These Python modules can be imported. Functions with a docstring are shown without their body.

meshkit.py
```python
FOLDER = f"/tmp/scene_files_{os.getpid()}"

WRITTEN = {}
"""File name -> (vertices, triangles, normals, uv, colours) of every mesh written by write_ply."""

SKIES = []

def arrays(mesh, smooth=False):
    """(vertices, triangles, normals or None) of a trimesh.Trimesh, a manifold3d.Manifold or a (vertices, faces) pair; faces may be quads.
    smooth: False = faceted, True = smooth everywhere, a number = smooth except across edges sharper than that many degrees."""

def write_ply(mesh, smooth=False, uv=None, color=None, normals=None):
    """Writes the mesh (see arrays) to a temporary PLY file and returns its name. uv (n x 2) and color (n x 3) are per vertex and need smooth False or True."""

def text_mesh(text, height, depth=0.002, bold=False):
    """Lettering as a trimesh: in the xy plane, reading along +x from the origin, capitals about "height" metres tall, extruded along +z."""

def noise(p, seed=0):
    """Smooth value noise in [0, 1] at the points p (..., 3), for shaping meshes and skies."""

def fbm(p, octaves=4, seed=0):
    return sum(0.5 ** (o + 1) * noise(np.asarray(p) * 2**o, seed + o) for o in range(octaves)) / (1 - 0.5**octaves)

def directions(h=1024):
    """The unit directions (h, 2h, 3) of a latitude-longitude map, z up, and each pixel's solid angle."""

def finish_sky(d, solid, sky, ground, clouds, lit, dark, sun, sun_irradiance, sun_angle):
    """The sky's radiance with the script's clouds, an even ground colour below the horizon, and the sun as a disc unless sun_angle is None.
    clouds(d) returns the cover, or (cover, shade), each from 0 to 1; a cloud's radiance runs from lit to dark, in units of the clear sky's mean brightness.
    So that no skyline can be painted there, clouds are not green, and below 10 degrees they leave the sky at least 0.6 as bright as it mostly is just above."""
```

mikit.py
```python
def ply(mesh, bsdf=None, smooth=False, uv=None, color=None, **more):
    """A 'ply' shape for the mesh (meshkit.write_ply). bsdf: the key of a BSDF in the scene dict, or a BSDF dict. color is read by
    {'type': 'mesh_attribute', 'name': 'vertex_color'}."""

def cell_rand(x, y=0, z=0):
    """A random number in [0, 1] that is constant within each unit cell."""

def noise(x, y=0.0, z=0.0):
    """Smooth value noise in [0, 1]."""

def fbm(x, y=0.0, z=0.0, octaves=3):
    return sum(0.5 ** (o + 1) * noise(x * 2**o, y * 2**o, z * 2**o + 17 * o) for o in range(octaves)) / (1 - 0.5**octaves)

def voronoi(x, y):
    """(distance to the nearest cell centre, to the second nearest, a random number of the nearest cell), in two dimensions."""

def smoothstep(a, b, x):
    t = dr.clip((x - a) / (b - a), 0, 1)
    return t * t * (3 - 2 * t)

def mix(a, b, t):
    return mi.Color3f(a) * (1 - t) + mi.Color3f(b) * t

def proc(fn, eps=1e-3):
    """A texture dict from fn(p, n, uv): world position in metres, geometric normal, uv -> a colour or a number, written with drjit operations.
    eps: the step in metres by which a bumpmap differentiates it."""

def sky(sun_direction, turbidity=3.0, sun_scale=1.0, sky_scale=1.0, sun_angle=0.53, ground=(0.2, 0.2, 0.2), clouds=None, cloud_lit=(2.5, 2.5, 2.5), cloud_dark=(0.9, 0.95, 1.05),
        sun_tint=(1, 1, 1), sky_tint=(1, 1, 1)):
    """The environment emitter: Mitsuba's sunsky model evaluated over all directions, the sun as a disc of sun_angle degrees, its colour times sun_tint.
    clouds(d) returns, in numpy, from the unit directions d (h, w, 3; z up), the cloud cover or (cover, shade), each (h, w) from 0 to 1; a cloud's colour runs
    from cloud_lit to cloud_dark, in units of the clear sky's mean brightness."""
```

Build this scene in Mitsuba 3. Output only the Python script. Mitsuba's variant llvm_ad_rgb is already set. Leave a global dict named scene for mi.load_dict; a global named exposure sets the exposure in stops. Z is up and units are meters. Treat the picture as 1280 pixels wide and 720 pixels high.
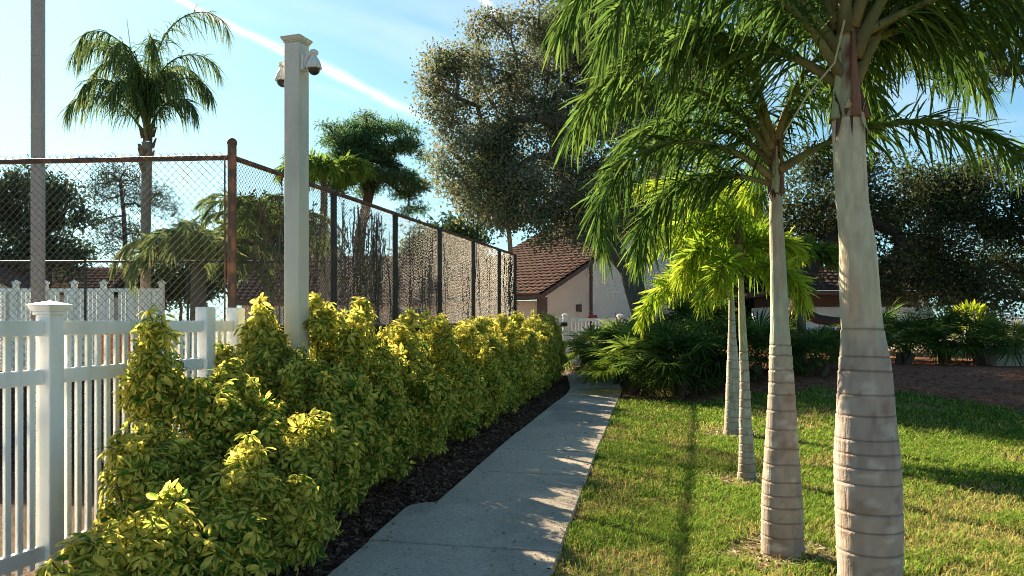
import math
import numpy as np, trimesh, drjit as dr, mitsuba as mi, mikit, meshkit
from mikit import proc, noise, fbm, smoothstep, mix
from mitsuba import ScalarTransform4f as T

scene, labels = {}, {}
rng = np.random.default_rng(11)
# ------------------------------------------------------------------ camera, sky, exposure
EYE, FPX = 1.5, 950.0                     # eye height in metres, focal length in pixels of a 1280 px wide picture
scene['camera'] = {'type': 'perspective', 'fov': math.degrees(2 * math.atan(640 / FPX)), 'fov_axis': 'x', 'near_clip': 0.05, 'far_clip': 3000.0,
                   'principal_point_offset_y': -40 / 720,
                   'to_world': T().look_at(origin=[0, 0, EYE], target=[0, 1, EYE], up=[0, 0, 1])}
AZ, EL = math.radians(37), math.radians(29)
SUN = (-math.sin(AZ) * math.cos(EL), math.cos(AZ) * math.cos(EL), math.sin(EL))


def unit(v):
    v = np.asarray(v, float)
    return v / np.maximum(np.linalg.norm(v, axis=-1, keepdims=True), 1e-12)


def sky_clouds(d):
    az, el = np.arctan2(d[..., 0], d[..., 1]), np.arcsin(np.clip(d[..., 2], -1, 1))
    z = np.zeros_like(az)
    c = np.zeros_like(az)
    wob = meshkit.fbm(np.stack([az * 22, el * 22, z], -1), 3, 5) - 0.5
    fine = meshkit.fbm(np.stack([az * 70, el * 70, z + 2], -1), 3, 8)
    for a0, e0, a1, e1, w0, w1, s in ((-0.42, 0.368, -0.105, 0.257, 0.0027, 0.0062, 1.0), (-0.057, 0.42, -0.002, 0.360, 0.005, 0.0045, 1.0)):
        p0 = np.array([math.sin(a0) * math.cos(e0), math.cos(a0) * math.cos(e0), math.sin(e0)])
        p1 = np.array([math.sin(a1) * math.cos(e1), math.cos(a1) * math.cos(e1), math.sin(e1)])
        n = unit(np.cross(p0, p1))
        t = (d - p0) @ unit(p1 - p0) / np.linalg.norm(p1 - p0)
        w = w0 + (w1 - w0) * np.clip(t, 0, 1)
        off = np.arcsin(np.clip(d @ n, -1, 1)) + wob * 0.010
        band = np.exp(-(off / w) ** 2) * np.clip((t + 0.9) * 3, 0, 1) * np.clip((1.12 - t) * 2.2, 0, 1) * (d[..., 1] > 0)
        c = np.maximum(c, s * band * (0.55 + 0.75 * fine))
    tilt = el + 0.22 * az
    wisp = meshkit.fbm(np.stack([az * 4.2, tilt * 26, z + 4], -1), 5, 3)
    veil = meshkit.fbm(np.stack([az * 2.2, tilt * 7, z], -1), 3, 9)
    wc = np.clip((wisp - 0.47) * 2.8, 0, 1) * np.clip((veil - 0.36) * 3.2, 0, 1)
    low = np.clip(1 - el / 0.5, 0, 1)
    return np.clip(np.maximum(c, 0.26 * wc + 0.03 * low * veil), 0, 1)


scene['sky'] = mikit.sky(SUN, turbidity=2.2, sun_scale=1.8, sky_scale=0.59, sky_tint=(0.77, 1.0, 1.0), sun_tint=(0.93, 0.97, 0.98), clouds=sky_clouds,
                         cloud_lit=(3.3, 3.4, 3.45), cloud_dark=(2.5, 2.7, 2.8), ground=(0.12, 0.12, 0.07))
exposure = 3.42


# ------------------------------------------------------------------ small helpers
def num(key):
    if key not in scene and key not in USED:
        USED.add(key)
        return key
    k = COUNT.get(key, 0) + 1
    COUNT[key] = k
    USED.add(f'{key}_{k:03d}')
    return f'{key}_{k:03d}'


USED, COUNT = set(), {}


def thing(name, label, cat, group=None):
    k = num(name)
    labels[k] = {'label': label, 'category': cat}
    if group:
        labels[k]['group'] = group
    return k


def obj(name, mesh, mat, parent=None, smooth=False, color=None, kind=None, label=None, tw=None):
    k = num(f'{parent}__{name}' if parent else name)
    d = mesh if isinstance(mesh, dict) else mikit.ply(mesh, mat, smooth=smooth, color=color)
    scene[k] = {**d, 'to_world': tw} if tw is not None else d
    if kind or label:
        labels[k] = {a: b for a, b in (('kind', kind), ('label', label)) if b}
    return k


def at(px, py, Y):
    """The point at depth Y on the line of sight of a pixel of the photograph (used as a surveyor's note of where things stand)."""
    return np.array([(px - 640) / FPX * Y, Y, EYE - (py - 400) / FPX * Y])


class MB:
    """Collects vertices, triangles and colours into one mesh."""
    def __init__(s):
        s.v, s.f, s.c, s.n = [], [], [], 0

    def add(s, v, f, c=None):
        v, f = np.asarray(v, float), np.asarray(f, int)
        if f.shape[1] == 4:
            f = np.vstack([f[:, [0, 1, 2]], f[:, [0, 2, 3]]])
        s.v.append(v)
        s.f.append(f + s.n)
        s.c.append(np.broadcast_to(np.asarray(c if c is not None else (0.5, 0.5, 0.5), float), v.shape))
        s.n += len(v)

    def mesh(s):
        return np.vstack(s.v), np.vstack(s.f)

    def color(s):
        return np.vstack(s.c)

    def put(s, name, mat, parent=None, smooth=False, **k):
        return obj(name, s.mesh(), mat, parent, smooth=smooth, color=s.color() if smooth in (True, False) else None, **k)


def rbox(lo, hi, r=0.004):
    """A box with chamfered edges (hull of 24 corners)."""
    lo, hi = np.asarray(lo, float), np.asarray(hi, float)
    r = min(r, 0.45 * (hi - lo).min())
    p = []
    for i in np.ndindex(2, 2, 2):
        for k in range(3):
            q = np.where(np.array(i) == 0, lo, hi)
            ins = np.where(np.array(i) == 0, r, -r)
            ins[k] = 0
            p.append(q + ins)
    return trimesh.convex.convex_hull(np.array(p))


def placed(mesh, pos=(0, 0, 0), rz=0.0):
    m = mesh.copy()
    m.apply_transform(trimesh.transformations.rotation_matrix(rz, [0, 0, 1]))
    m.apply_translation(pos)
    return m


def tube(pts, rad, sides=8, caps=True):
    p = np.asarray(pts, float)
    r = np.broadcast_to(np.asarray(rad, float), (len(p),))
    t = unit(np.gradient(p, axis=0))
    ref = np.array([0.0, 0, 1]) if abs(t[:, 2]).mean() < 0.8 else np.array([1.0, 0, 0])
    a = unit(np.cross(t, ref))
    b = np.cross(t, a)
    g = np.arange(sides) * 2 * np.pi / sides
    v = p[:, None] + r[:, None, None] * (np.cos(g)[None, :, None] * a[:, None] + np.sin(g)[None, :, None] * b[:, None])
    i, j = np.meshgrid(np.arange(len(p) - 1), np.arange(sides), indexing='ij')
    q = np.stack([i * sides + j, i * sides + (j + 1) % sides, (i + 1) * sides + (j + 1) % sides, (i + 1) * sides + j], -1).reshape(-1, 4)
    v = v.reshape(-1, 3)
    f = np.vstack([q[:, [0, 2, 1]], q[:, [0, 3, 2]]])
    if caps:
        n = len(v)
        v = np.vstack([v, p[:1], p[-1:]])
        k = np.arange(sides)
        f = np.vstack([f, np.stack([k, (k + 1) % sides, k * 0 + n], 1), np.stack([(k + 1) % sides + n - sides, k + n - sides, k * 0 + n + 1], 1)])
    return v, f


def segs(A, B, ra, rb, sides=5):
    """Many straight tapered sticks at once."""
    A, B = np.asarray(A, float), np.asarray(B, float)
    n = len(A)
    ra, rb = np.broadcast_to(ra, (n,)), np.broadcast_to(rb, (n,))
    t = unit(B - A)
    ref = np.where(np.abs(t[:, 2:]) < 0.9, [0, 0, 1.0], [1.0, 0, 0])
    a = unit(np.cross(t, ref))
    b = np.cross(t, a)
    g = np.arange(sides) * 2 * np.pi / sides
    ring = np.cos(g)[None, :, None] * a[:, None] + np.sin(g)[None, :, None] * b[:, None]
    v = np.concatenate([A[:, None] + ring * ra[:, None, None], B[:, None] + ring * rb[:, None, None]], 1)
    k = np.arange(sides)
    q = np.stack([k, k + sides, (k + 1) % sides + sides, (k + 1) % sides], 1)
    f = (q[None] + (np.arange(n) * 2 * sides)[:, None, None]).reshape(-1, 4)
    return v.reshape(-1, 3), np.vstack([f[:, [0, 1, 2]], f[:, [0, 2, 3]]])


def leaves(P, A, N, L, W, C, fold=0.15):
    """Pointed leaves: four corners, folded a little along the midrib."""
    n = len(P)
    A = unit(A)
    S = unit(np.cross(A, N))
    U = np.cross(S, A)
    L, W = np.broadcast_to(L, (n,))[:, None], np.broadcast_to(W, (n,))[:, None]
    mid = P + A * L * 0.5 + U * W * fold
    v = np.stack([P, mid - S * W * 0.5, P + A * L, mid + S * W * 0.5], 1).reshape(-1, 3)
    k = np.arange(n)[:, None] * 4
    f = np.vstack([k + [0, 1, 2], k + [0, 2, 3]])
    return v, f, np.repeat(C, 4, axis=0)


def rand_dirs(n, up=0.0):
    d = rng.normal(size=(n, 3))
    d[:, 2] += up
    return unit(d)


# ------------------------------------------------------------------ materials
def two(b):
    return {'type': 'twosided', 'b': b}


def rgb(*c):
    return {'type': 'rgb', 'value': list(c)}


VC = {'type': 'mesh_attribute', 'name': 'vertex_color'}
scene['leaf'] = {'type': 'principledthin', 'base_color': VC, 'roughness': 0.42, 'diff_trans': 0.9, 'eta': 1.45}
scene['glossy_leaf'] = {'type': 'principledthin', 'base_color': VC, 'roughness': 0.3, 'diff_trans': 1.2, 'eta': 1.5}
scene['palm_leaf'] = {'type': 'principledthin', 'base_color': VC, 'roughness': 0.2, 'diff_trans': 0.85, 'eta': 1.6}
scene['dull_leaf'] = {'type': 'principledthin', 'base_color': VC, 'roughness': 0.7, 'diff_trans': 0.55, 'eta': 1.3}
scene['grass_blade'] = {'type': 'principledthin', 'base_color': VC, 'roughness': 0.55, 'diff_trans': 0.8, 'eta': 1.35}
scene['painted'] = two({'type': 'principled', 'base_color': VC, 'roughness': 0.75, 'specular': 0.3})
scene['matte'] = two({'type': 'diffuse', 'reflectance': VC})
scene['bark'] = two({'type': 'bumpmap', 'arbitrary': {'type': 'proc', **{k: v for k, v in proc(lambda p, n, uv: fbm(p.x * 18, p.y * 18, p.z * 5)).items() if k != 'type'}}, 'scale': 0.03,
                     'bsdf': {'type': 'principled', 'base_color': VC, 'roughness': 0.9, 'specular': 0.2}})
scene['palm_bark'] = two({'type': 'bumpmap', 'arbitrary': proc(lambda p, n, uv: fbm(p.x * 90, p.y * 90, p.z * 7) * 0.8 + 0.4 * fbm(p.x * 160, p.y * 160, p.z * 120)), 'scale': 0.005,
                          'bsdf': {'type': 'principled', 'base_color': VC, 'roughness': 0.8, 'specular': 0.25}})
scene['vinyl'] = two({'type': 'principled', 'roughness': 0.45, 'specular': 0.4,
                      'base_color': proc(lambda p, n, uv: mix((0.80, 0.80, 0.78), (0.50, 0.53, 0.42), smoothstep(0.48, 0.8, fbm(p.x * 9, p.y * 9, p.z * 1.3)) * 0.45 + 0.4 * smoothstep(0.6, 0.0, p.z) * noise(p.x * 13, p.y * 13, p.z * 5)))})
scene['cream_vinyl'] = two({'type': 'principled', 'roughness': 0.5, 'specular': 0.4,
                      'base_color': proc(lambda p, n, uv: mix((0.56, 0.53, 0.45), (0.44, 0.42, 0.35), smoothstep(0.4, 0.8, fbm(p.x * 6, p.y * 6, p.z * 1.3))))})
scene['rusty_paint'] = two({'type': 'principled', 'roughness': 0.65, 'specular': 0.4,
                            'base_color': proc(lambda p, n, uv: mix((0.075, 0.045, 0.035), (0.20, 0.09, 0.05), smoothstep(0.45, 0.75, fbm(p.x * 14, p.y * 14, p.z * 9))))})
scene['dark_paint'] = two({'type': 'principled', 'roughness': 0.6, 'specular': 0.4,
                           'base_color': proc(lambda p, n, uv: mix((0.022, 0.020, 0.020), (0.05, 0.038, 0.03), smoothstep(0.5, 0.8, fbm(p.x * 9, p.y * 9, p.z * 6))))})
scene['wire'] = two({'type': 'principled', 'base_color': rgb(0.045, 0.038, 0.036), 'roughness': 0.55})
scene['screen_cloth'] = two({'type': 'principled', 'roughness': 0.85, 'base_color': proc(lambda p, n, uv: mix((0.012, 0.012, 0.012), (0.04, 0.034, 0.03), smoothstep(0.4, 0.8, fbm(p.x * 6, p.y * 6, p.z * 20))))})
scene['pole_paint'] = two({'type': 'principled', 'roughness': 0.55, 'specular': 0.4, 'base_color': proc(lambda p, n, uv: mix((0.27, 0.225, 0.205), (0.34, 0.29, 0.265), fbm(p.x * 6, p.y * 6, p.z * 2)))})
scene['camera_shell'] = two({'type': 'principled', 'base_color': rgb(0.62, 0.60, 0.56), 'roughness': 0.4})
scene['camera_dome'] = two({'type': 'principled', 'base_color': rgb(0.02, 0.02, 0.022), 'roughness': 0.12, 'clearcoat': 0.6})


def concrete(p, n, uv):
    a = fbm(p.x * 2.2, p.y * 2.2, 0, octaves=4)
    b = fbm(p.x * 60, p.y * 60, 0, octaves=3)
    s = smoothstep(0.52, 0.74, fbm(p.x * 1.1 + 9, p.y * 0.9, 3, octaves=4))
    c = mix((0.39, 0.335, 0.27), (0.30, 0.255, 0.21), a)
    c = mix(c, (0.17, 0.16, 0.145), 0.6 * s)
    c = c * (0.74 + 0.52 * b)
    return c * (1 - 0.35 * smoothstep(0.80, 0.90, noise(p.x * 90, p.y * 90, 5)))


scene['concrete'] = two({'type': 'bumpmap', 'arbitrary': proc(lambda p, n, uv: fbm(p.x * 140, p.y * 140, 0)), 'scale': 0.004,
                         'bsdf': {'type': 'principled', 'base_color': proc(concrete), 'roughness': 0.9, 'specular': 0.25}})


def earth(p, n, uv):
    a, b = fbm(p.x * 3, p.y * 3, 1), fbm(p.x * 40, p.y * 40, 2)
    c = mix((0.055, 0.036, 0.026), (0.13, 0.085, 0.06), 0.5 * a + 0.5 * b)
    red = smoothstep(2.6, 4.5, p.x) * smoothstep(7.0, 10.0, p.y) * smoothstep(40, 20, p.y)
    c = mix(c, mix((0.13, 0.055, 0.034), (0.25, 0.115, 0.072), b), red)
    far = smoothstep(24, 40, dr.sqrt(p.x * p.x + p.y * p.y))
    return mix(c, mix((0.07, 0.085, 0.03), (0.11, 0.11, 0.045), a), far)


scene['earth'] = two({'type': 'bumpmap', 'arbitrary': proc(lambda p, n, uv: fbm(p.x * 25, p.y * 25, 0)), 'scale': 0.03, 'bsdf': {'type': 'principled', 'base_color': proc(earth), 'roughness': 0.95, 'specular': 0.1}})


def turf(p, n, uv):
    a, b = fbm(p.x * 1.6, p.y * 1.6, 3, octaves=4), fbm(p.x * 35, p.y * 35, 4)
    c = mix((0.085, 0.085, 0.028), (0.17, 0.135, 0.06), smoothstep(0.42, 0.68, a))
    return c * (0.6 + 0.8 * b)


scene['turf'] = two({'type': 'bumpmap', 'arbitrary': proc(lambda p, n, uv: fbm(p.x * 60, p.y * 60, 0)), 'scale': 0.02, 'bsdf': {'type': 'principled', 'base_color': proc(turf), 'roughness': 0.95, 'specular': 0.1}})
scene['court'] = two({'type': 'principled', 'roughness': 0.85, 'base_color': proc(lambda p, n, uv: mix((0.16, 0.20, 0.17), (0.22, 0.25, 0.21), fbm(p.x * 2, p.y * 2, 0)))})
scene['stucco'] = two({'type': 'bumpmap', 'arbitrary': proc(lambda p, n, uv: fbm(p.x * 30, p.y * 30, p.z * 30)), 'scale': 0.01,
                       'bsdf': {'type': 'principled', 'roughness': 0.9, 'specular': 0.2, 'base_color': proc(lambda p, n, uv: mix((0.78, 0.61, 0.50), (0.68, 0.53, 0.43), fbm(p.x * 1.5, p.y * 1.5, p.z * 1.2)))}})
scene['siding'] = two({'type': 'principled', 'base_color': rgb(0.82, 0.71, 0.60), 'roughness': 0.7})
scene['white_wall'] = two({'type': 'principled', 'roughness': 0.8, 'base_color': proc(lambda p, n, uv: mix((0.80, 0.80, 0.82), (0.70, 0.70, 0.72), fbm(p.x, p.y, p.z)))})
scene['trim'] = two({'type': 'principled', 'base_color': rgb(0.085, 0.042, 0.033), 'roughness': 0.6})
scene['dark_glass'] = two({'type': 'principled', 'base_color': rgb(0.02, 0.025, 0.03), 'roughness': 0.1})
scene['red_paint'] = two({'type': 'principled', 'base_color': rgb(0.35, 0.04, 0.04), 'roughness': 0.5})
scene['orange_plastic'] = two({'type': 'principled', 'base_color': rgb(0.75, 0.20, 0.03), 'roughness': 0.45})
scene['terracotta'] = two({'type': 'principled', 'base_color': rgb(0.36, 0.12, 0.07), 'roughness': 0.8})
scene['white_plastic'] = two({'type': 'principled', 'base_color': rgb(0.80, 0.81, 0.82), 'roughness': 0.35})
scene['stone'] = two({'type': 'principled', 'roughness': 0.9, 'base_color': proc(lambda p, n, uv: mix((0.33, 0.26, 0.22), (0.42, 0.35, 0.30), fbm(p.x * 8, p.y * 8, p.z * 8)))})


# ------------------------------------------------------------------ the ground
def sstep(a, b, x):
    t = np.clip((np.asarray(x, float) - a) / (b - a), 0, 1)
    return t * t * (3 - 2 * t)


def gz(x, y):
    """Height of the ground: flat, with a low bank rising on the right."""
    x, y = np.asarray(x, float), np.asarray(y, float)
    q = (y - 9.3) * 0.7 + (x - 4.6) * 0.5
    b = 0.62 * sstep(0, 5.5, q) * sstep(2.2, 5.2, x) * (1 - sstep(45, 70, np.hypot(x, y)))
    return b + 0.012 * np.sin(x * 1.7 + 0.4) * np.sin(y * 1.1) * sstep(1.5, 3.0, x) * (1 - sstep(20, 30, y))


def axis(lo, hi, step, far):
    a = np.arange(lo, hi + step / 2, step)
    g = np.geomspace(1, far, 18)
    return np.concatenate([lo - g[::-1], a, hi + g])


gx, gy = axis(-14, 18, 0.4, 900), axis(-2, 30, 0.4, 900)
X, Y = np.meshgrid(gx, gy)
V = np.stack([X, Y, gz(X, Y)], -1).reshape(-1, 3)


def grid_faces(ny, nx):
    i, j = np.meshgrid(np.arange(ny - 1), np.arange(nx - 1), indexing='ij')
    a = i * nx + j
    return np.stack([a, a + 1, a + nx + 1, a + nx], -1).reshape(-1, 4)


obj('ground', (V, grid_faces(len(gy), len(gx))), 'earth', smooth=True, kind='structure')

RY = np.array([-1.0, 1.5, 4.45, 5.94, 8.38, 11.9, 16.2, 20.6, 24.0])
RX = np.array([-0.70, -0.27, 0.243, 0.50, 0.926, 1.57, 2.36, 2.72, 2.9])
LY = np.array([6.1, 9.5, 15.8, 20.6, 24.0])
LX = np.array([-0.62, -0.02, 1.22, 1.50, 1.6])


def xr(y):
    return np.interp(y, RY, RX)


def xl(y):
    return np.where(np.asarray(y) < 6.1, np.interp(y, [-1, 4.45, 6.1], [-1.95, -1.05, -0.78]), np.interp(y, LY, LX))


def lawn_top(x):
    t = np.interp(x, [0, 2.2, 2.7, 3.2, 4.9, 6.2, 7, 9, 14], [14.5, 14.3, 13.7, 13.3, 13.0, 12.3, 10.8, 9.4, 8.2]) + 0.15 * np.sin(x * 5) + 0.1 * np.sin(x * 11 + 1)
    return np.minimum(t, np.interp(x, RX, RY))


lx = np.linspace(-0.55, 13, 220)
ls = np.linspace(0, 1, 60)
top = lawn_top(lx)
LXX = np.repeat(lx[None], 60, 0)
LYY = -0.5 + (top[None] + 0.5) * ls[:, None]
obj('lawn', (np.stack([LXX, LYY, gz(LXX, LYY) + 0.005], -1).reshape(-1, 3), grid_faces(60, 220)), 'turf', smooth=True, kind='structure')

# court behind the fences
obj('court_surface', (np.array([[-40, 7.45, 0.005], [-2.9, 7.45, 0.005], [0.4, 20.2, 0.005], [-40, 20.2, 0.005]]), np.array([[0, 1, 2, 3]])), 'court', kind='structure')

# ------------------------------------------------------------------ concrete path: slabs over a soil bed, joints between
path = obj('concrete_path', (np.array([[a, b, c] for b in np.linspace(-1, 24, 26) for a, c in ((float(xl(b)) + 0.02, 0.004), (float(xr(b)) - 0.02, 0.004))]),
                             np.array([[2 * i, 2 * i + 1, 2 * i + 3, 2 * i + 2] for i in range(25)])), 'earth', kind='structure')
cuts = [-0.6, 0.7, 1.9, 3.0, 4.0, 5.05, 6.12, 7.4, 8.65, 9.9, 11.15, 12.4, 13.7, 15.0, 16.3, 17.6, 18.9, 20.1, 21.2]
for i in range(len(cuts) - 1):
    y0, y1 = cuts[i] + 0.008, cuts[i + 1] - 0.008
    sk = 0.26                                                   # joints lie square to the path, which runs to the right
    if i == 5:
        lft = [(-1.0 + 0.045, y0), (-0.835, y1 - 0.17), (-0.80, y1 - 0.10), (-0.755, y1 - 0.055), (-0.69, y1 - 0.02), (-0.60, y1)]
    elif i < 5:
        lft = [(float(xl(y0)), y0), (float(xl(y1)), y1)]
    else:
        lft = [(float(xl(max(y0, 6.11))), y0), (float(xl(y1)), y1)]
    yr0, yr1 = y0 - sk, y1 - sk
    ring = np.array([(float(xr(yr0)), yr0), (float(xr(yr1)), yr1)] + lft[::-1])
    z1 = 0.034 + 0.004 * ((i * 7) % 3)
    n = len(ring)
    c = ring.mean(0)
    inner = ring + (c - ring) / np.linalg.norm(c - ring, axis=1, keepdims=True) * 0.014
    v = np.vstack([np.c_[ring, np.full(n, -0.06)], np.c_[ring, np.full(n, z1 - 0.009)], np.c_[inner, np.full(n, z1)], [[*c, z1]]])
    k = np.arange(n)
    f = [np.stack([k, (k + 1) % n, (k + 1) % n + n], 1), np.stack([k, (k + 1) % n + n, k + n], 1), np.stack([k + n, (k + 1) % n + n, (k + 1) % n + 2 * n], 1),
         np.stack([k + n, (k + 1) % n + 2 * n, k + 2 * n], 1), np.stack([k + 2 * n, (k + 1) % n + 2 * n, k * 0 + 3 * n], 1)]
    obj('slab', (v, np.vstack(f)), 'concrete', path)

# ------------------------------------------------------------------ white picket fence on the left
FD = unit(np.array([0.27, 0.963, 0.0]))                           # the way the fences run
FN = np.array([FD[1], -FD[0], 0])
FA = math.atan2(FD[1], FD[0])
def on_fence(y):
    return np.array([-4.006 + 0.2804 * y, y, 0.0])


def fence_run(t, y_a, y_b, ztop=1.495, zmid=1.21, pitch=0.0765, cap_a=False):
    """One panel: top, middle and bottom rail and its pickets between two posts, along the fence line."""
    a, b = on_fence(y_a), on_fence(y_b)
    L = np.linalg.norm(b - a)
    for z0, z1 in ((ztop - 0.088, ztop), (zmid - 0.088, zmid), (0.09, 0.18)):
        obj('rail', placed(rbox([0, -0.019, z0], [L, 0.019, z1], 0.004), a, FA), 'vinyl', t)
    n = int((L - 0.06) / pitch)
    s0 = (L - (n - 1) * pitch) / 2
    for k in range(n):
        m = rbox([-0.019, -0.0115, 0.05], [0.019, 0.0115, ztop - 0.05], 0.003)
        obj('picket', placed(m, a + FD * (s0 + k * pitch), FA), 'vinyl', t)


wf = thing('white_picket_fence', 'white vinyl picket fence at the left with one capped post beside the yellow hedge', 'fence')
post_m = rbox([-0.052, -0.052, -0.2], [0.052, 0.052, 1.575], 0.005)
ys = [2.2, 4.51, 5.86, 6.22]
for i, y in enumerate(ys):
    tall = 1.53 if i < 2 else 1.60
    p = obj('post', placed(rbox([-0.054, -0.054, -0.2], [0.054, 0.054, tall], 0.006), on_fence(y), FA), 'vinyl', wf)
    if i < 2:
        m = trimesh.util.concatenate([rbox([-0.066, -0.066, tall + 0.001], [0.066, 0.066, tall + 0.02], 0.004), trimesh.convex.convex_hull(np.array(
            [[sx * r, sy * r, tall + z] for sx in (-1, 1) for sy in (-1, 1) for r, z in ((0.068, 0.022), (0.082, 0.05), (0.084, 0.062))] + [[0, 0, tall + 0.085]]))])
        obj('post_cap', placed(m, on_fence(y), FA), 'vinyl', p, label='flat pyramid cap on the white fence post')
for y0, y1 in zip(ys[:-1], ys[1:]):
    g = 0.057 / np.linalg.norm([0.2804, 1])
    fence_run(wf, y0 + g, y1 - g)

# ------------------------------------------------------------------ chain link court fence
def wires(a, b, z0, z1, pitch=0.078, r=0.0019):
    """Diamond mesh of two families of wire between two uprights."""
    a, b = np.array([*a[:2], 0.0]), np.array([*b[:2], 0.0])
    L, H = np.linalg.norm(b - a), z1 - z0
    d, nrm = (b - a) / L, np.array([(b - a)[1], -(b - a)[0], 0]) / L
    out = MB()
    for sgn in (1, -1):
        s = np.arange(-H, L + H, pitch)
        x0, x1 = (s, s + H) if sgn > 0 else (s + H, s)
        # clip to 0..L
        t0 = np.where(sgn > 0, np.maximum(0, (0 - x0)), np.maximum(0, x0 - L)) / H
        t1 = np.where(sgn > 0, np.minimum(H, (L - x0)), np.minimum(H, x0)) / H
        ok = t1 - t0 > 0.01
        t0, t1, x0 = t0[ok], t1[ok], x0[ok]
        A = a + d * (x0 + sgn * t0 * H)[:, None] + np.array([0, 0, 1]) * (z0 + t0 * H)[:, None] + nrm * 0.002 * sgn
        B = a + d * (x0 + sgn * t1 * H)[:, None] + np.array([0, 0, 1]) * (z0 + t1 * H)[:, None] + nrm * 0.002 * sgn
        out.add(*segs(A, B, r, r, 4))
    return out


cl = thing('chain_link_fence', 'tall rusty chain link court fence behind the white picket fence and the yellow hedge', 'fence')
CH = 3.05
corner = np.array([-2.67, 7.25, 0])
CD = unit(np.array([0.245, 0.97, 0]))
far_end = corner + CD * 11.7


def pipe(a, b, r, sides=10):
    return tube(np.linspace(a, b, 3), r, sides)


def cl_post(p, h, r, mat):
    k = obj('post', pipe([p[0], p[1], -0.1], [p[0], p[1], h], r, 12), mat, cl, smooth=40)
    top_s = trimesh.creation.icosphere(2, r * 1.12)
    top_s.apply_translation([p[0], p[1], h])
    obj('post_cap', top_s, mat, k, smooth=True)


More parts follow.
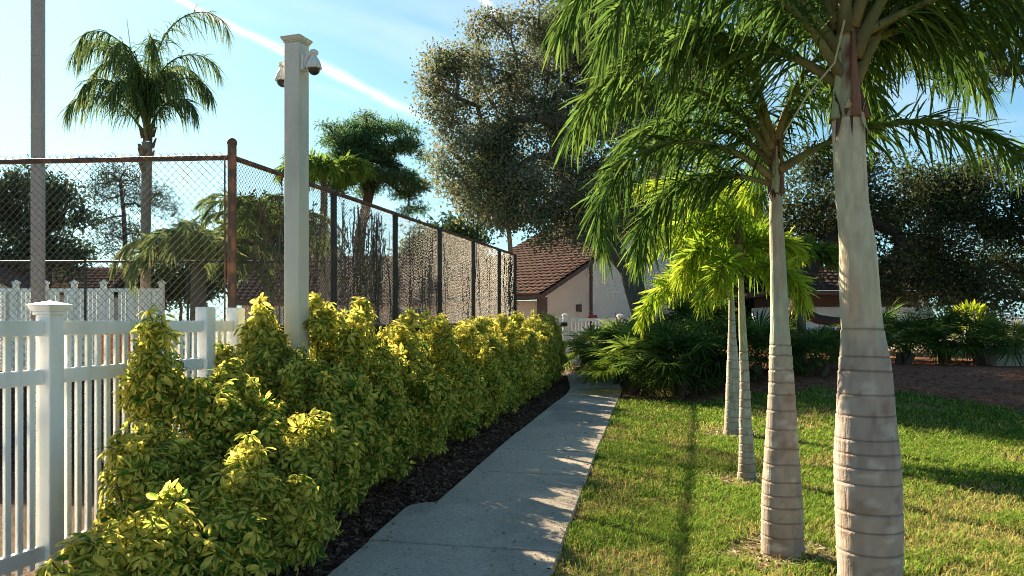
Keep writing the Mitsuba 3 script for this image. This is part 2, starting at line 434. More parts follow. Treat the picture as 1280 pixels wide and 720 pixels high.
cl_post(corner, CH + 0.14, 0.042, 'rusty_paint')
rs_ = [0, 2.05, 3.95, 5.87, 7.82, 9.75, 11.2]
rp = [corner + CD * q for q in rs_]
for i, p in enumerate(rp[1:]):
    cl_post(p, CH - 0.02, 0.040, 'dark_paint')
fnr = np.array([CD[1], -CD[0], 0])
for i in range(6):
    a, b = rp[i], rp[i + 1]
    bay = rs_[i + 1] - rs_[i]
    obj('top_rail', pipe(a + [0, 0, CH] + CD * 0.045, b + [0, 0, CH] + CD * 0.0, 0.026), 'rusty_paint', cl, smooth=40)
    obj('mid_rail', pipe(a + [0, 0, 1.42] + CD * 0.045, b + [0, 0, 1.42] - CD * 0.04, 0.022), 'rusty_paint', cl, smooth=40)
    wires(a - fnr * 0.045, b - fnr * 0.045, 1.0, CH + 0.03, 0.050, 0.0026).put('chain_link_mesh', 'wire', cl, kind='stuff')
    scr = rbox([0.05, -0.004, 0.05], [bay - 0.05, 0.004, 1.40], 0.001)
    obj('wind_screen', placed(scr, a - fnr * 0.062, math.atan2(CD[1], CD[0])), 'screen_cloth', cl)
LDIR = unit(np.array([-1.0, 0.085, 0]))
lp = [corner + LDIR * d for d in (0, 4.6, 9.2)]
for i, p in enumerate(lp[1:]):
    cl_post(p, CH - 0.02, 0.034, 'rusty_paint')
ln = np.array([-LDIR[1], LDIR[0], 0])
if ln[1] > 0:
    ln = -ln
for i in range(2):
    a, b = lp[i], lp[i + 1]
    obj('top_rail', pipe(a + [0, 0, CH] + LDIR * 0.045, b + [0, 0, CH], 0.026), 'rusty_paint', cl, smooth=40)
    wires(a + ln * 0.045 + LDIR * 0.03, b + ln * 0.045, 0.05, CH + 0.045, 0.075, 0.0024).put('chain_link_mesh', 'wire', cl, kind='stuff')
    obj('tension_bar', pipe(a + ln * 0.045 + LDIR * 0.05 + [0, 0, 0.1], a + ln * 0.045 + LDIR * 0.05 + [0, 0, CH], 0.008, 6), 'rusty_paint', cl)
    scr = rbox([0.08, -0.004, -0.05], [4.5, 0.004, 0.92], 0.001)
    obj('wind_screen', placed(scr, a - ln * 0.05, math.atan2(LDIR[1], LDIR[0])), 'screen_cloth', cl)

# the far side of the court
fc = thing('court_back_fence', 'far chain link fence across the back of the court, behind the light pole', 'fence')
FY = 20.2
for i in range(8):
    x = -19.5 + i * 2.72
    obj('post', pipe([x, FY, 0], [x, FY, 3.05], 0.034, 8), 'dark_paint', fc, smooth=40)
    if i < 7:
        obj('top_rail', pipe([x + 0.03, FY, 3.05], [x + 2.69, FY, 3.05], 0.028, 8), 'dark_paint', fc, smooth=40)
        wires([x, FY - 0.04], [x + 2.72, FY - 0.04], 0.05, 3.06, 0.10, 0.0016).put('chain_link_mesh', 'wire', fc, kind='stuff')

# far white fence
ff = thing('white_panel_fence', 'distant white board fence with capped posts behind the court at far left', 'fence')
for i in range(9):
    x = -17.2 + i * 0.86
    zt = 2.43
    p = obj('post', placed(rbox([-0.065, -0.065, 0], [0.065, 0.065, zt + 0.14], 0.01), [x, 22.4, 0]), 'vinyl', ff)
    obj('post_cap', placed(trimesh.convex.convex_hull(np.array([[s * 0.09, t * 0.09, z] for s in (-1, 1) for t in (-1, 1) for z in (0.142, 0.18)] + [[0, 0, 0.26]]) + [0, 0, zt]), [x, 22.4, 0]), 'vinyl', p)
    if i < 8:
        obj('rail', placed(rbox([0.066, -0.02, zt - 0.1], [0.794, 0.02, zt]), [x, 22.4, 0]), 'vinyl', ff)
        for k in range(6):
            if (i * 7 + k * 3) % 11 != 4:
                obj('board', placed(rbox([0.075 + k * 0.121, -0.012, 0.1], [0.075 + k * 0.121 + 0.100, 0.012, zt - 0.101], 0.003), [x, 22.4, 0]), 'vinyl', ff)

# gate at the end of the path
gt = thing('white_picket_gate', 'white picket gate with a dark latch at the far end of the path', 'gate')
GY = 24.6
def gpost(x, w, h, cap=True):
    p = obj('post', rbox([x - w / 2, GY - w / 2, 0], [x + w / 2, GY + w / 2, h], 0.008), 'vinyl', gt)
    if cap:
        obj('post_cap', placed(trimesh.convex.convex_hull(np.array([[s * (w / 2 + 0.03), t * (w / 2 + 0.03), z] for s in (-1, 1) for t in (-1, 1) for z in (0.002, 0.05)] + [[0, 0, 0.11]]) + [0, 0, h]), [x, GY, 0]), 'vinyl', p)
gpost(1.72, 0.14, 1.62)
gpost(1.58, 0.10, 1.56, False)
gpost(0.55, 0.10, 1.56, False)
gpost(3.5, 0.14, 1.60)
for x0, x1 in ((0.60, 1.53), (1.79, 3.43)):
    for z0, z1 in ((1.46, 1.56), (1.08, 1.17), (0.12, 0.22)):
        obj('rail', rbox([x0, GY - 0.022, z0], [x1, GY + 0.022, z1]), 'vinyl', gt)
    n = int((x1 - x0) / 0.105)
    for k in range(n):
        x = x0 + (k + 0.5) * (x1 - x0) / n
        obj('picket', rbox([x - 0.022, GY - 0.013, 0.06], [x + 0.022, GY + 0.013, 1.47], 0.002), 'vinyl', gt)
lat = trimesh.creation.capsule(0.09, 0.07, count=[10, 10])
lat.apply_transform(trimesh.transformations.rotation_matrix(math.pi / 2, [0, 1, 0]))
lat.apply_translation([1.68, GY - 0.12, 1.36])
obj('latch', lat, 'dark_paint', gt, smooth=True)
obj('hinge', placed(rbox([-0.1, -0.09, 0.16], [0.1, -0.04, 0.3], 0.01), [1.68, GY - 0.04, 0]), 'dark_paint', gt)

# ------------------------------------------------------------------ post with two dome cameras
cp = thing('camera_post', 'tall square cream post rising from the yellow hedge with a moulded cap', 'post')
CPP = np.array([-1.80, 6.35, 0])
RA = math.radians(-19)
CPH = 3.80
obj('shaft', placed(rbox([-0.074, -0.074, -0.1], [0.074, 0.074, CPH], 0.006), CPP, RA), 'cream_vinyl', cp)
capm = [rbox([-r, -r, CPH + z0], [r, r, CPH + z1], 0.004) for r, z0, z1 in ((0.080, 0.001, 0.014), (0.097, 0.040, 0.049))]
capm.append(trimesh.convex.convex_hull(np.array([[s * r, t * r, CPH + z] for s in (-1, 1) for t in (-1, 1) for r, z in ((0.081, 0.015), (0.095, 0.039))])))
obj('cap', placed(trimesh.util.concatenate(capm), CPP, RA), 'cream_vinyl', cp)


def dome_camera(label, side, drop):
    t = thing('security_camera', label, 'security camera', 'dome cameras on the cream post')
    c, s = math.cos(RA), math.sin(RA)
    out = np.array([c, s, 0]) * side if side > 0 else np.array([c, s, 0]) * side
    fr = np.array([-s, c, 0]) * (-0.02 if side > 0 else 0.06)
    base = CPP + out * 0.074 + fr + [0, 0, CPH - drop]
    hub = base + out * 0.115 + [0, 0, 0.05]
    obj('mount_plate', placed(rbox([-0.012, -0.035, -0.09], [0.012, 0.035, 0.05], 0.004), base + out * 0.013, RA), 'camera_shell', t)
    th = np.linspace(0, math.pi * 0.62, 9)
    arm = np.array([base + out * (0.02 + 0.066 * (1 - math.cos(a)) ) + [0, 0, -0.06 + 0.11 * math.sin(a)] for a in th])
    obj('arm', tube(arm, 0.02, 10), 'camera_shell', t, smooth=40)
    prof = [(0.0, 0.045), (0.025, 0.045), (0.028, 0.02), (0.045, 0.0), (0.06, -0.03), (0.072, -0.07), (0.075, -0.085), (0.071, -0.095), (0.0, -0.095)]
    m = trimesh.creation.revolve(np.array(prof)[::-1], sections=28)
    hub2 = base + out * 0.108 + [0, 0, 0.0]
    m.apply_scale(0.86)
    m.apply_translation(hub2)
    h = obj('housing', m, 'camera_shell', t, smooth=35)
    dm = trimesh.creation.revolve(np.array([(0.0, -0.155), (0.02, -0.152), (0.04, -0.14), (0.053, -0.12), (0.056, -0.0965), (0.0, -0.0965)]), sections=28)
    dm.apply_scale(0.86)
    dm.apply_translation(hub2)
    obj('dome', dm, 'camera_dome', t, smooth=40)
    obj('mount_arm_collar', placed(rbox([-0.03, -0.03, 0.03], [0.03, 0.03, 0.075], 0.012), hub2, RA), 'camera_shell', h)


dome_camera('dome security camera on the right face of the cream post', 1, 0.145)
dome_camera('dome security camera half hidden on the left of the cream post', -1, 0.185)

# ------------------------------------------------------------------ light pole in the court
lpz = thing('light_pole', 'tall brown square light pole inside the court at far left', 'lamp post')
LP = np.array([-6.86, 11.0, 0])
obj('pole', placed(rbox([-0.075, -0.075, 0], [0.075, 0.075, 7.9], 0.01), LP, 0.25), 'pole_paint', lpz)
obj('base_plate', placed(rbox([-0.17, -0.17, 0.006], [0.17, 0.17, 0.03], 0.005), LP, 0.25), 'pole_paint', lpz)
obj('arm', placed(rbox([0.077, -0.03, 7.7], [0.7, 0.03, 7.76], 0.01), LP, 0.25), 'pole_paint', lpz)
obj('lamp_head', placed(rbox([0.702, -0.2, 7.66], [1.25, 0.2, 7.82], 0.03), LP, 0.25), 'pole_paint', lpz)

oc = thing('orange_container', 'orange container on a low stand seen through the gaps of the white picket fence', 'container')
ocp = np.array([-5.35, 10.2, 0])
bodym = trimesh.creation.revolve(np.array([(0, 0.62), (0.19, 0.62), (0.21, 0.66), (0.22, 1.1), (0.2, 1.2), (0, 1.2)]), sections=24)
bodym.apply_translation(ocp + [0, 0, 0.12])
obj('body', bodym, 'orange_plastic', oc, smooth=35)
lidm = trimesh.creation.revolve(np.array([(0, 1.201), (0.21, 1.201), (0.21, 1.25), (0.06, 1.28), (0, 1.28)]), sections=24)
lidm.apply_translation(ocp + [0, 0, 0.12])
obj('lid', lidm, 'dark_paint', oc, smooth=35)
for sx in (-1, 1):
    for sy in (-1, 1):
        obj('leg', placed(rbox([-0.02, -0.02, 0.006], [0.02, 0.02, 0.70], 0.004), ocp + [sx * 0.2, sy * 0.2, 0]), 'dark_paint', oc)
obj('shelf', placed(rbox([-0.25, -0.25, 0.702], [0.25, 0.25, 0.738], 0.006), ocp), 'dark_paint', oc)

# ------------------------------------------------------------------ houses
def tile_roof(o, u, w, Lu, Lv, col=(0.20, 0.085, 0.06), course=0.34, wave=0.30):
    """Barrel tiles: stepped courses with a wavy section. u runs along the eave, w up the slope (unit vectors)."""
    o, u, w = np.asarray(o, float), unit(u), unit(w)
    n = np.cross(u, w)
    n = n if n[2] > 0 else -n
    out = MB()
    nu = int(Lu / wave * 4) + 1
    su = np.linspace(0, Lu, nu)
    wav = 0.035 * np.abs(np.cos(np.pi * su / wave))
    nc = int(Lv / course)
    for c in range(nc):
        v0, v1 = c * course, (c + 1) * course + 0.03
        rows = [(v0, 0.0), (v0, 0.055), (v1, 0.012)]
        P = np.stack([o + u * su[:, None] + w * v + n * (h + (wav * (1 if h else 0))[:, None]) for v, h in rows])
        cc = np.asarray(col) * (0.65 + 0.7 * meshkit.noise(np.stack([np.floor(su / wave) * 3.7, su * 0 + c * 5.3, su * 0 + 1.5], -1), 3))[:, None]
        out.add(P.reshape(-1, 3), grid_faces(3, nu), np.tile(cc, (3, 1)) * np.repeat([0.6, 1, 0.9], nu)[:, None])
    return out


def prism(poly, lo, hi, o, u, up=(0, 0, 1)):
    """A wall: polygon in (along u, height), extruded across from lo to hi."""
    from shapely.geometry import Polygon
    m = trimesh.creation.extrude_polygon(Polygon(poly), hi - lo, engine='earcut')
    u = unit(u)
    nrm = np.cross(u, up)
    M = np.eye(4)
    M[:3, 0], M[:3, 1], M[:3, 2], M[:3, 3] = u, up, nrm, np.asarray(o, float) + nrm * lo
    m.apply_transform(M)
    return m


hA = thing('tiled_house', 'beige stucco house with a sloping red brown tiled roof beyond the gate', 'house')
C0 = np.array([0.99, 27.0, 0])
hu, hv = np.array([-0.75, 0.66, 0]), np.array([0.66, 0.75, 0])
hu, hv = unit(hu), unit(hv)
SL = 0.45
wup = unit(hv + np.array([0, 0, SL]))
EZ = 2.42
RL = 11.2 * math.hypot(1, SL)
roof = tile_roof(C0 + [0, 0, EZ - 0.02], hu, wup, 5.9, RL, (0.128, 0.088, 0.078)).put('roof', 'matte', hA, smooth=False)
# roof deck, fascia and walls
nd = np.cross(hv, [0, 0, 1])
deck = prism([(0, EZ - 0.20), (11.2, EZ - 0.20 + 11.2 * SL), (11.2, EZ - 0.03 + 11.2 * SL), (0, EZ - 0.03)], -5.88, 0.02, C0, hv)
obj('fascia', deck, 'trim', hA)
WI = C0 + hu * 0.35
obj('wall', prism([(0.45, 0), (3.55, 0), (3.55, EZ - 0.21 + 3.55 * SL), (0.45, EZ - 0.21 + 0.45 * SL)], -0.15, 0.0, WI, hv), 'stucco', hA)
obj('wall', prism([(3.56, 0), (11, 0), (11, EZ - 0.21 + 11 * SL), (3.56, EZ - 0.21 + 3.56 * SL)], -0.16, -0.03, WI, hv), 'siding', hA)
for k in range(26):
    z = 0.15 + k * 0.21
    s0 = max(3.65, (z + 0.25 - EZ) / SL + 0.1)
    if s0 < 10.9:
        obj('siding_board', prism([(s0, z), (11, z), (11, z + 0.2), (s0, z + 0.2)], -0.029, -0.008 - 0.006 * (k % 2), WI, hv), 'siding', hA)
obj('corner_trim', prism([(3.50, 0), (3.66, 0), (3.66, EZ - 0.22 + 3.6 * SL), (3.50, EZ - 0.22 + 3.5 * SL)], 0.001, 0.05, WI, hv), 'trim', hA)
obj('wall', prism([(0.4, 0), (5.5, 0), (5.5, EZ - 0.2), (0.4, EZ - 0.2)], 0.0, 0.15, C0 + hv * 0.6, hu), 'stucco', hA)
obj('corner_post', placed(rbox([-0.14, -0.14, 0], [0.14, 0.14, EZ - 0.1], 0.01), C0 + hu * 0.12 + hv * 0.28, math.atan2(hv[1], hv[0])), 'trim', hA)
obj('wall_vent', prism([(2.62, 1.82), (2.92, 1.82), (2.92, 2.10), (2.62, 2.10)], 0.001, 0.06, WI, hv), 'trim', hA)
obj('meter_panel', prism([(0.75, 1.25), (1.25, 1.25), (1.25, 1.75), (0.75, 1.75)], 0.001, 0.04, WI, hv), 'stucco', hA)
obj('downspout_boot', prism([(3.38, 1.48), (3.80, 1.48), (3.72, 1.70), (3.46, 1.70)], 0.051, 0.20, WI, hv), 'red_paint', hA, label='red cap at the foot of the brown corner trim')
obj('window', prism([(6.2, 2.6), (7.0, 2.6), (7.0, 3.7), (6.2, 3.7)], 0.0, 0.03, WI, hv), 'dark_glass', hA)

hB = thing('long_tiled_house', 'long low house with a brown red tiled roof seen through the chain link fence', 'house')
bx0, bx1, by = -12.5, -0.2, 33.5
bw = unit(np.array([0, 1, 0.55]))
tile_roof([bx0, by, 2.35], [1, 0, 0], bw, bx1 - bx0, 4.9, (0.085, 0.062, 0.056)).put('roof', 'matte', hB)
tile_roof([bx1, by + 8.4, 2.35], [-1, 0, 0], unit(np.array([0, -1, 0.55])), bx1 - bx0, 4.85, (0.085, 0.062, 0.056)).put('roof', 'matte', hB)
obj('wall', rbox([bx0 + 0.4, by + 0.5, 0], [bx1 - 0.4, by + 7.9, 2.42], 0.02), 'stucco', hB)
obj('fascia', rbox([bx0, by - 0.06, 2.14], [bx1, by - 0.01, 2.36], 0.01), 'trim', hB)
obj('gable', prism([(0.5, 2.43), (7.9, 2.43), (4.2, 4.35)], -0.2, -0.05, [bx1 - 0.55, by, 0], [0, 1, 0]), 'stucco', hB)
for k in range(4):
    x = bx0 + 1.6 + k * 2.9
    w_ = obj('window', rbox([x, by + 0.44, 0.9], [x + 1.3, by + 0.499, 2.0], 0.01), 'dark_glass', hB)
    obj('frame', trimesh.util.concatenate([rbox([x - 0.08, by + 0.40, 2.002], [x + 1.38, by + 0.498, 2.08]), rbox([x - 0.08, by + 0.40, 0.82], [x + 1.38, by + 0.498, 0.898]), rbox([x + 0.62, by + 0.40, 0.9], [x + 0.68, by + 0.438, 2.0])]), 'vinyl', w_)


def far_house(label, x0, x1, y0, dep, eave, ridge, wallmat, rcol, gable_front=False):
    t = thing('far_house', label, 'house')
    obj('wall', rbox([x0 + 0.3, y0 + 0.3, 0], [x1 - 0.3, y0 + dep - 0.3, eave], 0.02), wallmat, t)
    if gable_front:
        xm = (x0 + x1) / 2
        w = unit(np.array([xm - x0, 0, ridge - eave]))
        tile_roof([x0, y0 + dep, eave], [0, -1, 0], w, dep, math.hypot(xm - x0, ridge - eave), rcol, 0.4, 0.4).put('roof', 'matte', t)
        w2 = unit(np.array([-(xm - x0), 0, ridge - eave]))
        tile_roof([x1, y0, eave], [0, 1, 0], w2, dep, math.hypot(xm - x0, ridge - eave), rcol, 0.4, 0.4).put('roof', 'matte', t)
        obj('gable', prism([(0.3, eave + 0.01), (x1 - x0 - 0.3, eave + 0.01), ((x1 - x0) / 2, ridge - 0.12)], -0.2, 0.0, [x0, y0 + 0.3, 0], [1, 0, 0]), wallmat, t)
    else:
        w = unit(np.array([0, dep / 2, ridge - eave]))
        tile_roof([x0, y0, eave], [1, 0, 0], w, x1 - x0, math.hypot(dep / 2, ridge - eave), rcol, 0.4, 0.4).put('roof', 'matte', t)
        w2 = unit(np.array([0, -dep / 2, ridge - eave]))
        tile_roof([x1, y0 + dep, eave], [-1, 0, 0], w2, x1 - x0, math.hypot(dep / 2, ridge - eave), rcol, 0.4, 0.4).put('roof', 'matte', t)
    xw = x0 + (x1 - x0) * 0.3
    obj('window', rbox([xw, y0 + 0.24, 0.9], [xw + 1.2, y0 + 0.299, 2.0], 0.01), 'dark_glass', t)


far_house('distant house with a pinkish gable wall at the far left edge', -34.5, -26.0, 40, 9, 3.0, 5.2, 'stucco', (0.15, 0.095, 0.08), True)
far_house('distant house with a low brown roof left of the queen palm', -30.0, -24.6, 46, 7, 2.9, 4.9, 'stucco', (0.11, 0.075, 0.065))

wb = thing('white_walled_building', 'low building with a bright white wall and dark eaves behind the right hand palms', 'building')
obj('wall', rbox([10.4, 30, 0], [16.6, 33, 2.02], 0.02), 'white_wall', wb)
obj('eave', rbox([9.8, 29.3, 2.45], [17.2, 33.5, 2.62], 0.02), 'trim', wb)
obj('wall_band', rbox([10.5, 30.1, 2.021], [16.5, 32.9, 2.449], 0.01), 'trim', wb)
tile_roof([9.8, 29.3, 2.63], [1, 0, 0], unit(np.array([0, 1, 0.5])), 7.4, 2.6, (0.065, 0.048, 0.043)).put('roof', 'matte', wb)
for k in range(3):
    obj('eave_post', rbox([10.6 + k * 2.6, 29.4, 0], [10.72 + k * 2.6, 29.52, 2.449], 0.01), 'vinyl', wb)

# ------------------------------------------------------------------ small things on the far right
led = thing('stone_ledge', 'low stone ledge behind the shrubs at the far right edge', 'wall')
obj('coping', rbox([9.2, 14.45, 0.86], [13.5, 14.95, 0.93], 0.012), 'concrete', led)
for k in range(9):
    obj('block', rbox([9.25 + k * 0.47, 14.5, 0.3], [9.25 + k * 0.47 + 0.455, 14.9, 0.858], 0.012), 'stone', led)


def lounge_chair(x, y, z, rz, label):
    t = thing('patio_chair', label, 'chair', 'white patio chairs at the far right')
    def p(lo, hi):
        return placed(rbox(lo, hi, 0.01), [x, y, z], rz)
    obj('seat', p([-0.26, -0.26, 0.42], [0.26, 0.26, 0.46]), 'white_plastic', t)
    for sx in (-1, 1):
        for sy in (-1, 1):
            obj('leg', p([sx * 0.25 - 0.02, sy * 0.25 - 0.02, 0], [sx * 0.25 + 0.02, sy * 0.25 + 0.02, 0.419]), 'white_plastic', t)
        obj('armrest', p([sx * 0.27 - 0.025, -0.26, 0.62], [sx * 0.27 + 0.025, 0.24, 0.65]), 'white_plastic', t)
        obj('arm_post', p([sx * 0.27 - 0.015, -0.24, 0.461], [sx * 0.27 + 0.015, -0.20, 0.619]), 'white_plastic', t)
        obj('back_post', p([sx * 0.24 - 0.02, 0.262, 0.40], [sx * 0.24 + 0.02, 0.30, 0.98]), 'white_plastic', t)
    for k in range(5):
        obj('back_slat', p([-0.22, 0.268, 0.52 + k * 0.09], [0.22, 0.288, 0.575 + k * 0.09]), 'white_plastic', t)


gzz = float(gz(13.2, 20))
lounge_chair(13.35, 20.0, gzz + 0.28, 0.5, 'white patio chair farthest right beyond the dark shrubs')
lounge_chair(12.55, 20.6, gzz + 0.28, -0.7, 'white patio chair beside the terracotta pot at far right')
lounge_chair(11.6, 21.0, gzz + 0.05, 0.3, 'white patio chair half hidden behind the dark shrubs, left of the pale column')
deckz = thing('patio_platform', 'low concrete patio platform under the white chairs at far right', 'platform')
obj('slab', rbox([10.8, 19.0, -0.1], [20, 24, gzz + 0.05], 0.02), 'concrete', deckz)
obj('upper_slab', rbox([12.0, 19.3, gzz + 0.051], [20, 24, gzz + 0.28], 0.02), 'concrete', deckz)
tb = thing('patio_table', 'white round patio table at the far right edge', 'table')
tm = trimesh.creation.revolve(np.array([(0, 0.70), (0.55, 0.70), (0.57, 0.72), (0.55, 0.74), (0, 0.74)]), sections=32)
tm.apply_translation([13.9, 20.9, gzz + 0.28])
obj('table_top', tm, 'white_plastic', tb, smooth=35)
pm = trimesh.creation.revolve(np.array([(0, 0), (0.28, 0), (0.26, 0.03), (0.05, 0.06), (0.04, 0.699), (0, 0.699)]), sections=20)
pm.apply_translation([13.9, 20.9, gzz + 0.28])
obj('pedestal', pm, 'white_plastic', tb, smooth=35)
col = thing('pale_column', 'short pale column standing among the shrubs at far right', 'column')
obj('shaft', placed(rbox([-0.11, -0.11, 0], [0.11, 0.11, 1.75], 0.015), [12.95, 21.6, gzz]), 'white_wall', col)
obj('capital', placed(rbox([-0.15, -0.15, 1.752], [0.15, 0.15, 1.82], 0.015), [12.95, 21.6, gzz]), 'white_wall', col)
pot = thing('terracotta_pot', 'orange terracotta pot beside the pale column at far right', 'pot')
pm = trimesh.creation.revolve(np.array([(0, 0), (0.1, 0), (0.17, 0.26), (0.19, 0.27), (0.19, 0.31), (0.16, 0.31), (0.15, 0.26), (0, 0.26)]), sections=24)
pm.apply_translation([12.55, 20.0, gzz + 0.76])
obj('body', pm, 'terracotta', pot, smooth=35)
obj('pedestal', placed(rbox([-0.14, -0.14, 0.281], [0.14, 0.14, 0.759], 0.02), [12.55, 20.0, gzz]), 'concrete', pot)

# ------------------------------------------------------------------ trees
def hnoise(P, s, seed=0):
    return meshkit.noise(np.asarray(P) * s, seed)


def tree(name, label, cat, trunk, r0, blobs, ncl, leaf_n, sig, ll, lw, cols, mat='leaf', barkc=(0.10, 0.08, 0.065), shell=0.45, droop=0.0, tip_r=0.008, seed=1, group=None, flat=1.0, bare=0):
    """A trunk through the given points, limbs that branch towards leaf clusters spread through the crown's lobes, and leaves round each cluster."""
    global rng
    keep, rng = rng, np.random.default_rng(seed)
    t = thing(name, label, cat, group)
    trunk = np.asarray(trunk, float)
    vol = np.array([np.prod(b[1]) ** 0.72 for b in blobs])
    C = []
    for (c, r), n in zip(blobs, np.maximum(2, (ncl * vol / vol.sum()).astype(int))):
        d = rand_dirs(n)
        rad = (shell + (1 - shell) * rng.random(n)) ** 0.7
        C.append(np.asarray(c) + d * rad[:, None] * np.asarray(r))
    C = np.vstack(C)
    # trunk nodes
    dd = np.r_[0, np.cumsum(np.linalg.norm(np.diff(trunk, axis=0), axis=1))]
    s = np.linspace(0, dd[-1], 14)
    nodes = [np.array([np.interp(x, dd, trunk[:, k]) for k in range(3)]) for x in s]
    par = [-1] + list(range(13))
    first_ok = 6
    order = np.argsort(np.linalg.norm(C - nodes[-1], axis=1))
    ends = []
    for i in order:
        P = np.array(nodes)
        dist = np.linalg.norm(P - C[i], axis=1)
        dist[:first_ok] += 50
        dist += np.maximum(0, P[:, 2] - C[i][2]) * 0.7
        j = int(np.argmin(dist))
        gap = np.linalg.norm(C[i] - P[j])
        k = int(np.clip(gap / 0.7, 1, 5))
        a = j
        for q in range(1, k + 1):
            f = q / k
            pt = P[j] + (C[i] - P[j]) * f + rng.normal(size=3) * 0.09 * gap * (1 - f) + np.array([0, 0, 0.10 * gap * math.sin(math.pi * f)])
            nodes.append(pt)
            par.append(a)
            a = len(nodes) - 1
        ends.append(a)
    P = np.array(nodes)
    cnt = np.zeros(len(P))
    cnt[ends] += 1
    for i in range(len(P) - 1, 0, -1):
        cnt[par[i]] += cnt[i]
    R = tip_r + (r0 - tip_r) * np.sqrt(cnt / max(cnt.max(), 1)) * 0.8
    hgt = np.clip(np.arange(14) / 13, 0, 1)
    R[:14] = np.maximum(R[:14], r0 * (1 - 0.45 * hgt))
    R[0] = r0 * 1.35
    idx = np.arange(1, len(P))
    pa = np.array(par)[1:]
    m = MB()
    tv, tf = tube(P[:14], R[:14], 12)
    bc = np.asarray(barkc)
    m.add(tv, tf, bc * (0.7 + 0.6 * hnoise(tv, 3.0, 2))[:, None])
    obj('trunk', m.mesh(), 'bark', t, smooth=True, color=m.color())
    sel = idx[idx >= 14]
    if len(sel):
        m = MB()
        ppar = np.array(par)[sel]
        v, f = segs(P[ppar], P[sel], np.minimum(R[ppar], R[sel] * 1.25), R[sel], 6)
        m.add(v, f, bc * (0.7 + 0.6 * hnoise(v, 3.0, 2))[:, None])
        m.put('limbs', 'bark', t, kind='stuff')
    # leaves
    n = len(C)
    per = rng.poisson(leaf_n, n)
    if bare:
        per = np.where(rng.random(n) < bare, per // 5, per)
    I = np.repeat(np.arange(n), per)
    O = rng.normal(size=(len(I), 3)) * sig * np.array([1, 1, 0.75 * flat])
    Pl = C[I] + O
    A = unit(rand_dirs(len(I), -droop) + 0.5 * unit(O))
    N = rand_dirs(len(I), 0.8)
    cols = np.asarray(cols, float)
    g = hnoise(Pl, 1.1, seed)
    which = np.clip((g - 0.25) * 2 + rng.normal(size=len(I)) * 0.28, 0, 0.999) * len(cols)
    Cc = cols[which.astype(int)] * (0.7 + 0.6 * rng.random(len(I)))[:, None]
    L = ll * (0.65 + 0.7 * rng.random(len(I)))
    v, f, c = leaves(Pl, A, N, L, L * lw, Cc)
    obj('crown', (v, f), mat, t, color=c, kind='stuff')
    rng = keep
    return t


def blob(px, py, Y, rx, ry, rd=None):
    c = at(px, py, Y)
    return c, np.array([rx / FPX * Y, rd if rd else 0.8 * rx / FPX * Y, ry / FPX * Y])


OAK = [(0.12, 0.15, 0.085), (0.16, 0.18, 0.11), (0.19, 0.20, 0.125), (0.25, 0.21, 0.15), (0.12, 0.15, 0.08)]
YO = 20.5
tree('oak_tree', 'large brownish green oak spreading over the tiled roof in the middle', 'tree',
     [at(812, 475, 19.4), at(806, 400, 19.5), at(786, 335, 19.7), at(742, 280, 20), at(705, 225, 20.3), at(690, 150, 20.5)], 0.32,
     [blob(585, 95, YO, 58, 42), blob(640, 70, YO + 1, 60, 60), blob(560, 110, YO, 38, 45), blob(600, 170, YO, 58, 55), blob(600, 235, YO, 55, 40), blob(670, 190, YO, 75, 80), blob(720, 90, YO + 1, 80, 95),
      blob(725, 15, YO + 1, 65, 55), blob(690, 240, YO - 1, 75, 50), blob(590, 205, YO - 0.5, 55, 45), blob(625, 250, YO - 1, 60, 40), blob(760, 260, YO - 1, 70, 45), blob(780, 190, YO, 80, 90), blob(650, 270, YO - 1.5, 40, 22), blob(800, 60, YO + 1, 110, 110), blob(850, 240, YO, 80, 70), blob(720, -60, YO, 100, 60), blob(705, 300, YO - 2, 32, 18)],
     680, 240, 0.225, 0.090, 0.55, OAK, 'leaf', (0.10, 0.085, 0.072), seed=3)
tree('stone_pine', 'umbrella shaped dark green pine with a flat domed crown behind the court fence', 'tree',
     [at(452, 470, 29), at(452, 380, 29), at(448, 300, 29), at(462, 240, 29), at(462, 200, 29)], 0.24,
     [blob(462, 195, 29, 72, 46), blob(462, 172, 29, 64, 26), blob(415, 212, 28.5, 28, 20), blob(440, 232, 29, 44, 20), blob(500, 232, 29, 30, 22), blob(508, 262, 29, 20, 9), blob(528, 235, 29.5, 10, 10)],
     125, 330, 0.19, 0.17, 0.22, [(0.08, 0.16, 0.075), (0.11, 0.20, 0.09), (0.15, 0.24, 0.10), (0.08, 0.13, 0.075)], 'leaf', (0.09, 0.06, 0.05), seed=5, flat=0.7, shell=0.25)
tree('dark_broad_tree', 'dark dense tree at the far left behind the light pole', 'tree',
     [at(60, 430, 44), at(60, 380, 44), at(58, 320, 44), at(55, 270, 44)], 0.3,
     [blob(40, 250, 44, 38, 34), blob(75, 260, 44, 30, 30), blob(80, 320, 44, 26, 38), blob(5, 250, 44, 28, 34), blob(35, 310, 44, 34, 36), blob(-30, 270, 44, 40, 50), blob(95, 275, 44, 10, 22)],
     120, 170, 0.42, 0.26, 0.5, [(0.035, 0.060, 0.035), (0.05, 0.08, 0.045), (0.065, 0.09, 0.05)], 'dull_leaf', (0.06, 0.05, 0.045), seed=6)
